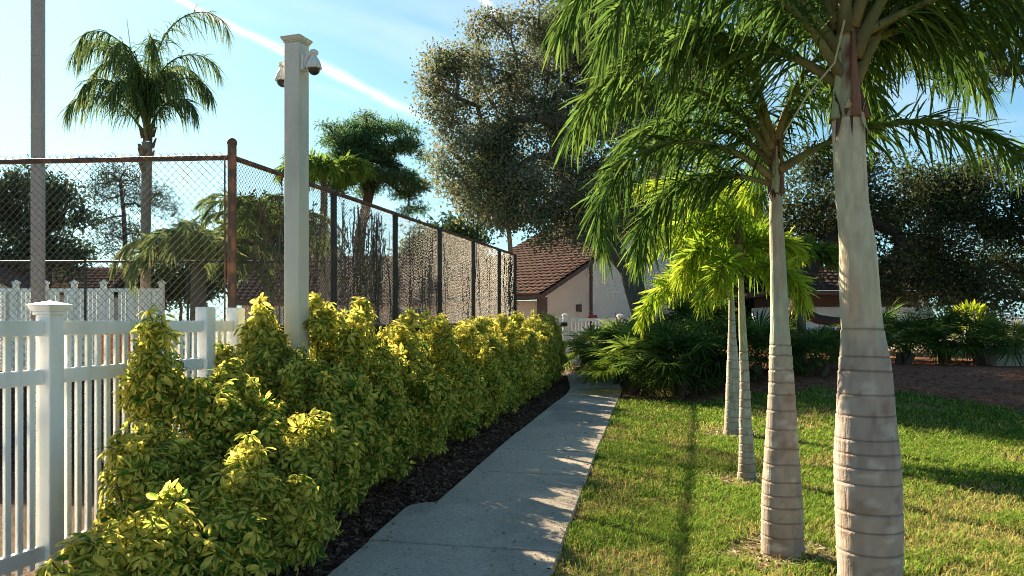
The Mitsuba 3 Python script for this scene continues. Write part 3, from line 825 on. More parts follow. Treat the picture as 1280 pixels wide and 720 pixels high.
tree('slim_pine', 'thin open pine with sparse foliage left of the queen palm', 'tree',
     [at(157, 420, 48), at(157, 340, 48), at(155, 270, 48), at(150, 225, 48)], 0.17,
     [blob(150, 220, 48, 26, 14), blob(135, 240, 48, 22, 14), blob(175, 245, 48, 18, 14), blob(140, 285, 48, 26, 14), blob(205, 250, 48, 22, 12), blob(165, 290, 48, 14, 16), blob(130, 310, 48, 18, 12), blob(215, 265, 48, 12, 8)],
     110, 60, 0.42, 0.26, 0.22, [(0.035, 0.06, 0.035), (0.05, 0.07, 0.04), (0.06, 0.075, 0.04)], 'dull_leaf', (0.08, 0.065, 0.055), seed=8, tip_r=0.015)
tree('slender_tree', 'slender pale trunked tree before the tiled house at the court fence end', 'tree',
     [at(641, 455, 25.5), at(641, 400, 25.5), at(640, 340, 25.5), at(637, 300, 25.5), at(634, 270, 25.5)], 0.10,
     [blob(640, 262, 25.5, 30, 16), blob(612, 262, 25.5, 22, 18), blob(605, 215, 25.5, 16, 20), blob(580, 250, 25.5, 12, 12)],
     60, 90, 0.25, 0.14, 0.5, [(0.05, 0.075, 0.03), (0.07, 0.085, 0.035), (0.11, 0.09, 0.045)], 'dull_leaf', (0.26, 0.23, 0.20), seed=9)
DK = [(0.03, 0.05, 0.024), (0.042, 0.066, 0.03), (0.06, 0.08, 0.036), (0.075, 0.085, 0.045)]
tree('shade_oak', 'dark spreading oak with a low crooked limb across the white wall on the right', 'tree',
     [at(990, 455, 21), at(992, 410, 21), at(1000, 360, 21), at(1030, 310, 21.5), at(1060, 270, 22)], 0.26,
     [blob(1030, 250, 22, 65, 60), blob(1120, 290, 22, 70, 65), blob(1200, 300, 22, 70, 70), blob(1280, 310, 22, 60, 70), blob(1130, 350, 20.5, 60, 30), blob(1220, 365, 20.5, 60, 26), blob(980, 300, 22.5, 60, 50), blob(1068, 212, 22.5, 30, 20), blob(1150, 218, 23, 26, 18), blob(1225, 215, 23, 34, 22), blob(1275, 235, 22, 26, 22), blob(1010, 205, 22.5, 24, 26), blob(1180, 240, 23, 70, 30), blob(900, 300, 25, 50, 60), blob(1350, 330, 22, 70, 80)],
     360, 240, 0.31, 0.115, 0.5, DK, 'leaf', (0.045, 0.036, 0.032), seed=12)
tree('tall_pine', 'tall pine whose needle tufts hang into the top right of the sky', 'tree',
     [at(1420, 420, 17), at(1410, 250, 17), at(1380, 60, 17), at(1340, -80, 17)], 0.22,
     [blob(1180, 55, 15.5, 60, 34), blob(1110, 50, 15.5, 60, 34), blob(1260, 70, 15.5, 50, 26), blob(1000, -20, 16, 120, 60), blob(1200, -60, 16, 140, 70), blob(1190, 100, 15, 26, 10), blob(1330, -60, 16, 90, 90)],
     190, 150, 0.16, 0.22, 0.10, [(0.03, 0.06, 0.025), (0.045, 0.075, 0.03)], 'dull_leaf', (0.09, 0.06, 0.05), seed=13)
for i, (px, py, Yd, rx, ry, lab) in enumerate([(140, 365, 52, 46, 26, 'low distant tree between the light pole and the queen palm'), (225, 345, 56, 50, 34, 'distant green tree behind the drooping palm'),
                                               (320, 300, 50, 46, 55, 'mid green tree behind the corner post of the court fence'), (380, 330, 48, 40, 50, 'leafy tree behind the cream camera post'),
                                               (560, 305, 52, 46, 30, 'distant tree showing above the long tiled roof'), (20, 350, 58, 60, 30, 'low distant tree at the far left edge of the picture'),
                                               (930, 350, 36, 70, 60, 'dark tree behind the bright yellow green palm'), (850, 330, 44, 70, 70, 'tall dark tree behind the white sided house wall')]):
    base = at(px, 400, Yd)
    base[2] = 0
    tree('background_tree', lab, 'tree', [base, base + [0, 0, 1.0], base + [0.1, 0, 2.4]], 0.14,
         [blob(px, py, Yd, rx, ry), blob(px - rx * 0.6, py + ry * 0.4, Yd, rx * 0.6, ry * 0.6), blob(px + rx * 0.5, py + ry * 0.3, Yd, rx * 0.6, ry * 0.7)],
         90, 110, 0.55, 0.30, 0.5, [(0.03, 0.055, 0.022), (0.05, 0.08, 0.03), (0.075, 0.095, 0.035)], 'dull_leaf', seed=20 + i, group='background trees round the court')

# low limb crossing the white wall
m = MB()
lim = np.array([at(990, 378, 21), at(1006, 391, 20.6), at(1022, 399, 20.4), at(1040, 402, 20.3), at(1062, 403, 20.4), at(1085, 395, 20.8)])
tv, tf = tube(lim, [0.17, 0.15, 0.13, 0.13, 0.12, 0.10], 9)
m.add(tv, tf, (0.04, 0.032, 0.028))
obj('low_limb', m.mesh(), 'bark', 'shade_oak', smooth=True, color=m.color())


# ------------------------------------------------------------------ palms
def frond_mesh(p0, az, el, L, bend, k=4, N=58, ll=0.42, lw=0.028, droop=0.45, cone=58, cols=None, twist=0.0, rach=0.022, start=0.2, tipw=0.3, seed=0, pet=(0.16, 0.20, 0.07), curl=0.0, pw=1.35):
    """One feather leaf: a bending midrib and leaflets set round it that sag towards their tips."""
    r = np.random.default_rng(seed)
    n = 26
    s = np.linspace(0, 1, n)
    e = np.radians(el) - np.radians(bend) * s ** pw
    a = np.radians(az) + np.radians(curl) * s
    d = np.stack([np.cos(e) * np.cos(a), np.cos(e) * np.sin(a), np.sin(e)], 1)
    P = np.asarray(p0, float) + np.vstack([[0, 0, 0], np.cumsum((d[1:] + d[:-1]) / 2 * L / (n - 1), axis=0)])
    rm = MB()
    rr = rach * (1 - s) ** 0.8 + 0.0025 + rach * 0.5 * np.exp(-s * 14)
    rv, rf = tube(P, rr, 6)
    pn = meshkit.noise(rv * 25, seed)[:, None]
    hb = np.r_[np.repeat(np.exp(-s * 8), 6), 1, 0][:, None]
    rm.add(rv, rf, np.asarray(pet) * (0.55 + 0.6 * pn) * (1 - 0.6 * hb) + np.array([0.15, 0.075, 0.05]) * pn * hb)
    st = start + (1 - start) * (np.arange(N) + r.random(N) * 0.6) / N
    st = np.repeat(np.clip(st, 0, 0.995), k)
    m = len(st)
    Pi = np.stack([np.interp(st, s, P[:, c]) for c in range(3)], 1)
    Ti = unit(np.stack([np.interp(st, s, d[:, c]) for c in range(3)], 1))
    Bi = unit(np.cross(Ti, [0, 0, 1.0]) + 1e-6)
    Ni = np.cross(Bi, Ti)
    if k == 2:
        ph = np.where(np.arange(m) % 2 == 0, 0.25, math.pi - 0.25) + r.normal(size=m) * 0.22
    else:
        ph = (np.arange(m) % k) * 2 * math.pi / k + r.normal(size=m) * 0.35 + st * 7
    al = np.radians(cone * (1 - 0.55 * st ** 3) + r.normal(size=m) * 13)
    D = Ti * np.cos(al)[:, None] + (Bi * np.cos(ph)[:, None] + Ni * np.sin(ph)[:, None]) * np.sin(al)[:, None]
    le = ll * (0.35 + 0.65 * np.sin(np.pi * np.clip(0.16 + 0.78 * (st - start) / (1 - start), 0, 1)) ** 0.8) * (0.8 + 0.4 * r.random(m))
    g = droop * (0.25 + 1.5 * r.random(m)) * (0.7 + 0.6 * meshkit.noise(np.stack([st * 9, st * 0 + seed, st * 0], -1), 3))
    S = unit(np.cross(D, unit(r.normal(size=(m, 3)) + 1.2 * Ti)))
    tt = np.array([0.0, 0.34, 0.7, 1.0])
    ww = np.array([0.35, 1.0, 0.85, tipw])
    W = lw * (0.75 + 0.5 * r.random(m)) * np.clip(le / ll, 0.5, 1)
    Q = Pi[:, None] + D[:, None] * (tt * 1.0)[None, :, None] * le[:, None, None] - np.array([0, 0, 1.0]) * (g * le)[:, None, None] * (tt ** 2)[None, :, None]
    # shorten so that the arc keeps the leaflet's length
    sc = 1 / np.sqrt(1 + 0.6 * g * g)
    Q = Pi[:, None] + (Q - Pi[:, None]) * sc[:, None, None]
    V = np.stack([Q - S[:, None] * (W[:, None] * ww)[..., None] / 2, Q + S[:, None] * (W[:, None] * ww)[..., None] / 2], 2).reshape(-1, 3)
    b = (np.arange(m) * 8)[:, None, None]
    quad = np.array([[0, 1, 3, 2], [2, 3, 5, 4], [4, 5, 7, 6]])
    F = (quad[None] + b).reshape(-1, 4)
    cols = np.asarray(cols, float)
    w = np.clip(r.random(m) * 0.55 + 0.45 * st + r.normal(size=m) * 0.15, 0, 0.999) * len(cols)
    c = cols[w.astype(int)] * (0.75 + 0.5 * r.random(m))[:, None]
    lm = MB()
    lm.add(V, F, np.repeat(c, 8, 0))
    return rm, lm, P


def frond(t, *a, mat='palm_leaf', **k):
    rm, lm, P = frond_mesh(*a, **k)
    f = lm.put('frond', mat, t)
    obj('rachis', rm.mesh(), 'palm_bark', f, smooth=True, color=rm.color())
    return P


def trunk_mesh(cx, cy, zs, xs, rs, rings, basec, lowc, shaft_z, topc, seed, ybend=0.0):
    """A lathe along a gently bending axis with leaf scars as dark grooves."""
    z = np.arange(zs[0], zs[-1], 0.016)
    rings = np.asarray(rings)
    z = np.unique(np.round(np.concatenate([z] + [rings + o for o in (-0.012, -0.005, 0, 0.005, 0.012)]), 4))
    z = z[(z >= zs[0]) & (z <= zs[-1])]
    from scipy.interpolate import PchipInterpolator as PI
    fx, fr = PI(zs, xs), PI(zs, rs)
    k = 40
    g = np.arange(k) * 2 * np.pi / k
    R = fr(z)[:, None] * np.ones(k)
    ctr = fx(z)
    P0 = np.stack([np.cos(g)[None] + z[:, None] * 0, np.sin(g)[None] + z[:, None] * 0, z[:, None] * 4 + g[None] * 0], -1)
    R = R * (1 + 0.014 * (meshkit.fbm(P0 * np.array([1.5, 1.5, 0.6]), 3, seed) - 0.5) + 0.006 * (meshkit.noise(P0 * 4, seed + 1) - 0.5))
    wig = 0.009 * (meshkit.noise(np.stack([np.cos(g) * 1.3, np.sin(g) * 1.3, g * 0 + 0.3], -1), seed + 4) - 0.5)
    dist = np.full((len(z), k), 9.0)
    side = np.zeros((len(z), k))
    for i, q in enumerate(rings):
        dd = z[:, None] - (q + wig * (1 + 0.6 * math.sin(i)))[None]
        near = np.abs(dd) < np.abs(dist)
        dist = np.where(near, dd, dist)
    groove = np.exp(-(dist / 0.0045) ** 2)
    lip = np.exp(-((dist + 0.014) / 0.009) ** 2)
    R = R - 0.0035 * groove + 0.0022 * lip
    V = np.stack([ctr[:, None] + R * np.cos(g), cy + ybend * (z[:, None] - zs[0]) + R * np.sin(g), z[:, None] + 0 * g[None]], -1)
    i, j = np.meshgrid(np.arange(len(z) - 1), np.arange(k), indexing='ij')
    F = np.stack([i * k + j, i * k + (j + 1) % k, (i + 1) * k + (j + 1) % k, (i + 1) * k + j], -1).reshape(-1, 4)
    basec, lowc, topc = map(np.asarray, (basec, lowc, topc))
    Vn = V.reshape(-1, 3)
    n1 = meshkit.fbm(Vn * np.array([9, 9, 2.2]), 4, seed + 7)[:, None]
    n2 = meshkit.fbm(Vn * np.array([60, 60, 9.0]), 2, seed + 9)[:, None]
    zz = Vn[:, 2:3]
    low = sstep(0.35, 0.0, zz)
    up = sstep(shaft_z - 0.25, shaft_z + 0.15, zz)
    c = basec * (0.70 + 0.6 * n1)
    c = c + (np.array([0.30, 0.20, 0.13]) - c) * 0.35 * sstep(0.55, 0.72, n1)
    c = c * (1 - up) + topc * (0.82 + 0.36 * n1) * up
    ang = np.arctan2(Vn[:, 1] - cy, Vn[:, 0] - np.interp(Vn[:, 2], z, ctr))
    pk = meshkit.fbm(np.stack([np.cos(ang) * 2.2, np.sin(ang) * 2.2, Vn[:, 2] * 0.9], -1), 3, seed + 21)[:, None]
    c = c + (np.array([0.42, 0.27, 0.19]) - c) * 0.6 * sstep(0.5, 0.68, pk) * up
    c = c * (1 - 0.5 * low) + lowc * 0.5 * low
    c = c * (0.72 + 0.56 * n2)
    sp = meshkit.fbm(Vn * np.array([16, 16, 16]), 3, seed + 12)[:, None]
    c = c + (np.array([0.17, 0.115, 0.085]) - c) * (0.55 - 0.4 * up) * sstep(0.60, 0.72, sp)
    c = c + (np.array([0.52, 0.50, 0.45]) - c) * (0.45 - 0.4 * up) * sstep(0.62, 0.74, meshkit.fbm(Vn * np.array([10, 10, 14]), 3, seed + 15)[:, None])
    gr = groove.reshape(-1, 1) * (0.55 + 0.45 * meshkit.noise(Vn * np.array([7, 7, 30]), seed + 2)[:, None])
    c = c * (1 - 0.85 * gr) + np.array([0.085, 0.05, 0.032]) * 0.85 * gr
    c = c * (1 - 0.18 * lip.reshape(-1, 1)) + np.array([0.3, 0.19, 0.12]) * 0.18 * lip.reshape(-1, 1)
    return (Vn, F), c


def ring_list(z0, z1, first, grow, seed):
    r = np.random.default_rng(seed)
    out, z, s = [], z1, first
    while z > z0:
        out.append(z)
        z -= s * (0.62 + 0.76 * r.random())
        s *= grow
    return out


FOX = [(0.04, 0.085, 0.022), (0.06, 0.12, 0.028), (0.085, 0.16, 0.036), (0.13, 0.21, 0.045), (0.07, 0.13, 0.03)]
FOXB = [(0.13, 0.24, 0.025), (0.21, 0.34, 0.03), (0.32, 0.44, 0.04), (0.44, 0.47, 0.055)]
GREY, CREAM, GREEN = (0.30, 0.25, 0.225), (0.44, 0.41, 0.30), (0.34, 0.40, 0.25)


def foxtail(label, Y, table, ring_top, ring_step, seed, fronds, cols, shaft_top, basec=GREY, topc=CREAM, fk={}):
    t = thing('foxtail_palm', label, 'palm tree', 'ringed trunk palms in a row on the lawn')
    zs = [EYE - (y - 400) / FPX * Y for y, _, _ in table][::-1]
    xs = [(x - 640) / FPX * Y for _, x, _ in table][::-1]
    rs = [w / 2 / FPX * Y for _, _, w in table][::-1]
    zt = EYE - (ring_top - 400) / FPX * Y
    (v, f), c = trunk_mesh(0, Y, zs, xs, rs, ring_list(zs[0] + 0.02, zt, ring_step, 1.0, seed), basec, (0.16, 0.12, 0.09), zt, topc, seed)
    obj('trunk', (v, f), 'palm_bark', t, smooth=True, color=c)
    # crown shaft: leaf bases wrapped round each other, torn brown edges
    top = np.array([xs[-1], Y, zs[-1]])
    m = MB()
    hh = shaft_top
    r1 = rs[-1]
    prof = np.linspace(0, 1, 14)
    cv, cf = tube([top + [-0.02 * q, 0, -0.02 + hh * q] for q in prof], r1 * (0.99 - 0.55 * prof ** 0.8), 18)
    cc = np.array([0.30, 0.30, 0.20]) * (0.6 + 0.8 * meshkit.fbm(cv * np.array([14, 14, 4]), 3, seed + 3))[:, None]
    br = sstep(0.5, 0.62, meshkit.fbm(cv * np.array([9, 9, 5]), 3, seed + 5))[:, None]
    m.add(cv, cf, cc * (1 - br) + np.array([0.10, 0.05, 0.035]) * br)
    r = np.random.default_rng(seed + 40)
    for i in range(5):
        a0 = i * 1.3 + seed
        q = np.linspace(0, 1, 6)
        pts = np.array([top + [math.cos(a0) * (r1 * (1.0 - 0.45 * u) + 0.004), math.sin(a0) * (r1 * (1.0 - 0.45 * u) + 0.004), -0.01 + (0.3 + 0.12 * i) * hh * u] for u in q])
        wv, wf_ = tube(pts, r1 * 0.34 * (1 - 0.6 * q), 8)
        tone = np.array([(0.14, 0.065, 0.045), (0.40, 0.36, 0.27), (0.10, 0.055, 0.04), (0.26, 0.30, 0.17), (0.17, 0.09, 0.06)][i])
        m.add(wv, wf_, tone * (0.7 + 0.6 * meshkit.noise(wv * 12, seed))[:, None])
    for i in range(22):
        a0 = r.random() * 6.28
        o_ = np.array([math.cos(a0), math.sin(a0), 0])
        b0 = top + o_ * r1 * 1.005 + [0, 0, (0.10 * r.random() - 0.01) * hh]
        L_ = r1 * (0.5 + 1.6 * r.random())
        s_ = np.array([-math.sin(a0), math.cos(a0), 0]) * r1 * (0.10 + 0.3 * r.random())
        dn = -1 if r.random() < 0.75 else 0.9
        pv = np.array([b0 - s_, b0 + s_, b0 + o_ * L_ * 0.10 + [0, 0, dn * L_ * 0.55] - s_ * 0.7, b0 + o_ * L_ * 0.08 + [0, 0, dn * L_ * 0.5] + s_ * 0.5, b0 + o_ * L_ * (0.1 + 0.25 * r.random()) + [0, 0, dn * L_]])
        m.add(pv, [[0, 1, 3], [0, 3, 2], [2, 3, 4]], np.array([(0.09, 0.05, 0.035), (0.16, 0.085, 0.055), (0.06, 0.04, 0.03), (0.34, 0.28, 0.2)][r.integers(0, 4)]) * (0.7 + 0.6 * r.random()))
    obj('crownshaft', m.mesh(), 'palm_bark', t, smooth=True, color=m.color(), label='torn brown and pale leaf bases at the top of the trunk')
    for i, (az, el, L, bend, up) in enumerate(fronds):
        s0 = top + [0.5 * r1 * math.cos(math.radians(az)) - 0.02 * up, 0.5 * r1 * math.sin(math.radians(az)), hh * up]
        frond(t, s0, az, el, L, bend, cols=cols, seed=seed * 100 + i, **{**dict(rach=0.026 * (L / 2.2), k=4, N=86, ll=0.31, lw=0.0185, droop=0.55, cone=54, start=0.12), **fk})
    return t, top


p1, top1 = foxtail('nearest ringed palm, cut by the bottom edge, with a thick smooth pale trunk', 3.95,
        [(148, 1060, 37), (175, 1061, 38), (250, 1065, 38), (310, 1072, 43), (360, 1074, 47), (400, 1077, 48), (460, 1081, 61), (520, 1082, 69), (590, 1084, 78), (650, 1086, 78), (720, 1087, 75), (762, 1087, 82)],
        411, 0.108, 31,
        [(178, 60, 1.85, 130, 0.55), (150, 42, 1.8, 105, 0.3), (203, 50, 1.7, 118, 0.35), (165, 76, 2.1, 122, 0.8), (190, 78, 1.9, 115, 0.9), (128, 58, 2.2, 118, 0.6), (140, 74, 2.3, 110, 0.75), (95, 55, 2.3, 115, 0.5), (62, 66, 2.3, 105, 0.45), (30, 72, 2.3, 112, 0.6), (6, 66, 2.1, 118, 0.3), (335, 68, 2.4, 125, 0.5), (14, 74, 2.5, 128, 0.7), (45, 60, 2.3, 100, 0.5), (20, 80, 2.4, 110, 0.85), (8, 24, 1.8, 58, 0.6), (38, 30, 1.9, 62, 0.55), (336, 26, 1.6, 62, 0.65), (62, 24, 1.8, 55, 0.5),
         (345, 74, 2.1, 125, 0.75), (300, 68, 2.1, 115, 0.75), (245, 72, 2.1, 120, 0.7)], FOX, 0.62)
sp = [top1 + [-0.03, -0.06, 0.55], top1 + [-0.12, -0.12, 0.25], top1 + [-0.29, -0.2, 0.06], top1 + [-0.42, -0.24, -0.14]]
obj('flower_stalk', tube(sp, [0.006, 0.005, 0.004, 0.003], 6), 'painted', p1, color=np.tile([0.45, 0.40, 0.22], (26, 1)))

foxtail('second ringed palm from the right with a grey green trunk and drooping left frond', 4.86,
        [(240, 970, 15), (262, 970, 16), (330, 972.5, 19), (400, 974.5, 22), (450, 976, 28), (490, 977, 32), (570, 977, 42), (640, 977.5, 50), (675, 978, 51), (697, 979, 54)],
        431, 0.088, 32,
        [(181, 40, 1.62, 150, 0.2), (172, 22, 1.15, 118, 0.1), (165, 62, 1.5, 120, 0.5), (200, 70, 1.6, 118, 0.6), (140, 50, 1.5, 110, 0.4), (110, 60, 1.8, 110, 0.5), (75, 45, 1.8, 105, 0.35), (3, 33, 2.0, 82, 0.3), (40, 60, 1.8, 105, 0.6), (225, 66, 1.5, 130, 0.7), (300, 68, 1.4, 120, 0.75)], FOX, 0.45,
        basec=(0.27, 0.235, 0.205), topc=(0.30, 0.34, 0.27), fk=dict(ll=0.27, lw=0.0165, N=88))
foxtail('thin young palm with bright yellow green fronds, third from the right', 7.13,
        [(345, 926, 6.5), (380, 927, 8), (430, 929, 10), (480, 931, 12), (520, 931.5, 15), (560, 933, 18), (590, 933.5, 22), (604, 933.5, 27)],
        440, 0.085, 33,
        [(172, 52, 0.95, 112, 0.5), (140, 66, 1.05, 105, 0.6), (195, 72, 1.0, 110, 0.8), (210, 40, 0.9, 120, 0.2), (90, 55, 0.9, 100, 0.5), (40, 56, 0.75, 105, 0.4), (0, 55, 0.65, 112, 0.3), (292, 22, 0.95, 95, 0.0), (240, 25, 0.9, 95, 0.1), (260, 68, 1.1, 120, 0.6), (120, 80, 1.5, 70, 0.9)], FOXB, 0.5,
        basec=(0.34, 0.31, 0.27), topc=(0.34, 0.36, 0.24), fk=dict(ll=0.23, lw=0.019, droop=0.35, cone=62, N=64, k=5))
foxtail('slim ringed palm farthest back on the lawn with yellow green fronds', 9.83,
        [(355, 914, 5.5), (380, 914.5, 7), (420, 915, 10), (450, 916, 14), (500, 916, 18), (530, 915.5, 20), (550, 915.5, 24)],
        400, 0.085, 34,
        [(178, 52, 1.45, 108, 0.3), (200, 64, 1.5, 112, 0.6), (150, 62, 1.5, 108, 0.5), (215, 40, 1.2, 110, 0.2), (165, 28, 1.1, 100, 0.1), (100, 60, 1.3, 100, 0.5), (30, 50, 1.0, 100, 0.4), (345, 52, 0.9, 105, 0.4), (185, 76, 1.7, 105, 0.8), (80, 78, 1.7, 95, 0.8), (270, 65, 1.3, 115, 0.6), (190, 10, 1.5, 85, 0.2), (235, 20, 1.2, 90, 0.1)], FOXB, 0.5,
        basec=(0.38, 0.35, 0.31), topc=(0.32, 0.34, 0.24), fk=dict(ll=0.27, lw=0.024, droop=0.35, cone=62, N=64, k=5))
# a green palm behind on the right
gp = thing('green_palm', 'small green palm behind the two middle trunks, right of the bright yellow palm', 'palm tree')
gb = at(1000, 330, 14.5)
obj('trunk', tube([[gb[0], gb[1], 0.1], [gb[0] + 0.03, gb[1], 1.5], gb], [0.11, 0.08, 0.05], 12), 'bark', gp, color=np.tile([0.10, 0.085, 0.07], (38, 1)))
for i, (az, el, L, bend) in enumerate([(180, 60, 0.8, 115), (215, 62, 0.9, 120), (0, 60, 0.9, 115), (330, 55, 0.8, 118), (260, 65, 0.9, 120), (60, 65, 0.9, 110), (120, 60, 0.8, 110)]):
    frond(gp, gb, az, el, L, bend, cols=[(0.06, 0.11, 0.02), (0.10, 0.16, 0.025), (0.16, 0.22, 0.03)], seed=900 + i, k=5, N=44, ll=0.32, lw=0.036, droop=0.3)

# queen palm at left
QG = [(0.05, 0.10, 0.045), (0.07, 0.13, 0.05), (0.11, 0.17, 0.06), (0.16, 0.2, 0.08)]
qp = thing('queen_palm', 'tall queen palm with drooping feathery crown against the sky at the left', 'palm tree')
qY = 22.8
qt = at(184, 178, qY)
zq = np.linspace(0, qt[2], 40)
qx = np.interp(zq, [0, 4, qt[2]], [at(182, 400, qY)[0], at(182, 300, qY)[0], qt[0]])
qv, qf = tube(np.stack([qx, zq * 0 + qY, zq], 1), 0.17 - 0.03 * np.sin(zq / qt[2] * 2.5) + 0.006 * (np.arange(40) % 2), 14)
obj('trunk', (qv, qf), 'palm_bark', qp, smooth=True, color=np.array([0.17, 0.145, 0.12]) * (0.6 + 0.8 * hnoise(qv, 5, 1))[:, None])
m = MB()
r = np.random.default_rng(5)
for i in range(26):
    a0, z0 = r.random() * 6.28, -0.95 + 1.2 * r.random()
    b0 = qt + [0.15 * math.cos(a0), 0.15 * math.sin(a0), z0]
    v, f = tube([b0, b0 + np.array([0.12 * math.cos(a0), 0.12 * math.sin(a0), 0.30])], [0.06, 0.02], 6)
    m.add(v, f, np.array([0.15, 0.10, 0.075]) * (0.6 + 0.8 * r.random()))
m.put('leaf_base', 'bark', qp, kind='stuff', label='rough brown old leaf bases under the crown')
for i, (az, el, L, bend, pw_) in enumerate([(178, 85, 4.6, 175, 2.9), (183, 60, 3.2, 135, 2.0), (170, 88, 3.9, 170, 2.4), (2, 87, 5.7, 178, 3.2), (12, 84, 3.4, 170, 2.2), (350, 72, 2.4, 150, 2.0), (90, 86, 4.0, 170, 2.4), (270, 86, 4.0, 175, 2.4), (240, 88, 4.4, 172, 2.6),
                                            (300, 87, 4.2, 172, 2.5), (130, 86, 4.0, 170, 2.4), (325, 84, 3.2, 170, 2.2), (200, 88, 4.3, 170, 2.6), (265, 76, 2.8, 165, 2.0), (60, 87, 4.1, 170, 2.5), (220, 80, 3.0, 165, 2.0), (20, 87, 4.3, 172, 2.6)]):
    frond(qp, qt + [0, 0, 0.1], az, el, L, bend, cols=QG, seed=300 + i, k=3, N=78, ll=0.72, lw=0.040, droop=1.6, rach=0.04, tipw=0.1, mat='leaf', start=0.25, pw=pw_)
obj('spear_leaf', tube([qt + [0.1, -0.3, 0.1], qt + [-0.2, -0.4, 1.9], qt + [-0.46, -0.3, 3.6]], [0.022, 0.016, 0.006], 6), 'painted', qp, color=np.tile([0.16, 0.15, 0.07], (20, 1)))

bp = thing('drooping_palm', 'bushy drooping palm with pale shining leaflets behind the court fence corner', 'palm tree')
bY = 21.6
bt = at(248, 335, bY)
obj('trunk', tube([[bt[0], bY, 0], [bt[0], bY, bt[2] * 0.6], bt], [0.26, 0.22, 0.2], 12), 'bark', bp, color=np.tile([0.12, 0.10, 0.08], (38, 1)))
BPC = [(0.06, 0.10, 0.035), (0.08, 0.13, 0.04), (0.13, 0.17, 0.055), (0.2, 0.2, 0.09)]
r = np.random.default_rng(8)
for i in range(24):
    az = i * 137.5 % 360
    frond(bp, bt, az, 40 + 42 * r.random(), 2.2 + 0.9 * r.random(), 115 + 35 * r.random(), cols=BPC, seed=400 + i, k=2, N=56, ll=0.62, lw=0.05, droop=0.8, rach=0.035, tipw=0.1, mat='leaf')
bp2 = thing('second_drooping_palm', 'green drooping palm seen through the fence between the corner post and the camera post', 'palm tree')
b2 = at(335, 300, 24)
obj('trunk', tube([[b2[0], 24, 0], [b2[0], 24, 2], b2], [0.2, 0.17, 0.15], 12), 'bark', bp2, color=np.tile([0.12, 0.10, 0.08], (38, 1)))
for i in range(16):
    frond(bp2, b2, i * 137.5 % 360, 40 + 40 * r.random(), 2.4 + 0.8 * r.random(), 115 + 30 * r.random(), cols=[(0.05, 0.08, 0.025), (0.08, 0.12, 0.03), (0.11, 0.15, 0.04)], seed=450 + i, k=2, N=50, ll=0.65, lw=0.055, droop=0.7, rach=0.035, tipw=0.1, mat='leaf')
bp3 = thing('bright_palm_crown', 'bright green palm top showing above the fence right of the camera post', 'palm tree')
b3 = at(405, 222, 26)
obj('trunk', tube([[b3[0], 26, 0], [b3[0], 26, 3], b3], [0.16, 0.13, 0.12], 12), 'bark', bp3, color=np.tile([0.12, 0.10, 0.08], (38, 1)))
for i in range(13):
    frond(bp3, b3, i * 137.5 % 360, 35 + 40 * r.random(), 1.5 + 0.6 * r.random(), 110 + 25 * r.random(), cols=[(0.09, 0.16, 0.03), (0.14, 0.22, 0.04), (0.2, 0.28, 0.05)], seed=480 + i, k=3, N=36, ll=0.5, lw=0.07, droop=0.5, rach=0.03, tipw=0.1, mat='leaf')

# ------------------------------------------------------------------ variegated hedge
def rosette(seed, yellow, size=1.0):
    """A palmate leaf: seven or eight leaflets round a stalk, green along the midrib and yellow towards the edge."""
    r = np.random.default_rng(seed)
    n = r.integers(7, 9)
    V, Fc, Cc = [], [], []
    for i in range(n):
        a = i * 2 * math.pi / n + r.normal() * 0.12
        L = size * (0.046 + 0.026 * r.random())
        W = L * (0.40 + 0.08 * r.random())
        dr_ = math.radians(r.uniform(-5, 38))
        D = np.array([math.cos(a) * math.cos(dr_), math.sin(a) * math.cos(dr_), -math.sin(dr_)])
        S = np.array([-math.sin(a), math.cos(a), 0])
        U = np.cross(D, S)
        U = U if U[2] > 0 else -U
        b = D * 0.010 * size
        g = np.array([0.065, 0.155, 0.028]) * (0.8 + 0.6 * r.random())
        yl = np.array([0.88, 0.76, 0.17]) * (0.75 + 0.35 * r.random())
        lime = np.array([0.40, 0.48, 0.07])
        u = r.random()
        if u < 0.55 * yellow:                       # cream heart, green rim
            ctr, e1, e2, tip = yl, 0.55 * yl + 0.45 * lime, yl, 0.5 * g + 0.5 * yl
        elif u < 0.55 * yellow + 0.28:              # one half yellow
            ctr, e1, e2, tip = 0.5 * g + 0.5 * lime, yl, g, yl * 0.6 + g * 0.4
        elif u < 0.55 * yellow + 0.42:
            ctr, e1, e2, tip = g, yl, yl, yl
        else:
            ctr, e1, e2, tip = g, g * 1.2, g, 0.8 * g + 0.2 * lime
        k = len(V)
        V += [b, b + D * L * 0.42 - S * W * 0.42 + U * W * 0.10, b + D * L * 0.5 + S * 0, b + D * L * 0.42 + S * W * 0.42 + U * W * 0.10,
              b + D * L * 0.78 - S * W * 0.36 + U * W * 0.03 - np.array([0, 0, 0.06 * L]), b + D * L * 0.78 + S * W * 0.36 + U * W * 0.03 - np.array([0, 0, 0.06 * L]), b + D * L - np.array([0, 0, 0.16 * L])]
        Cc += [ctr, e1, ctr, e2, e1, e2, tip]
        Fc += [[k, k + 2, k + 1], [k, k + 3, k + 2], [k + 1, k + 2, k + 4], [k + 2, k + 3, k + 5], [k + 4, k + 2, k + 6], [k + 2, k + 5, k + 6]]
    # stalk
    sv, sf = tube([[0, 0, -0.07 * size], [0, 0, -0.002]], 0.0022, 4, caps=False)
    Fc = np.array(Fc + (sf + len(V)).tolist())
    V = np.vstack([np.array(V), sv])
    Cc = np.vstack([np.array(Cc), np.tile([0.14, 0.20, 0.04], (len(sv), 1))])
    return V, Fc, Cc


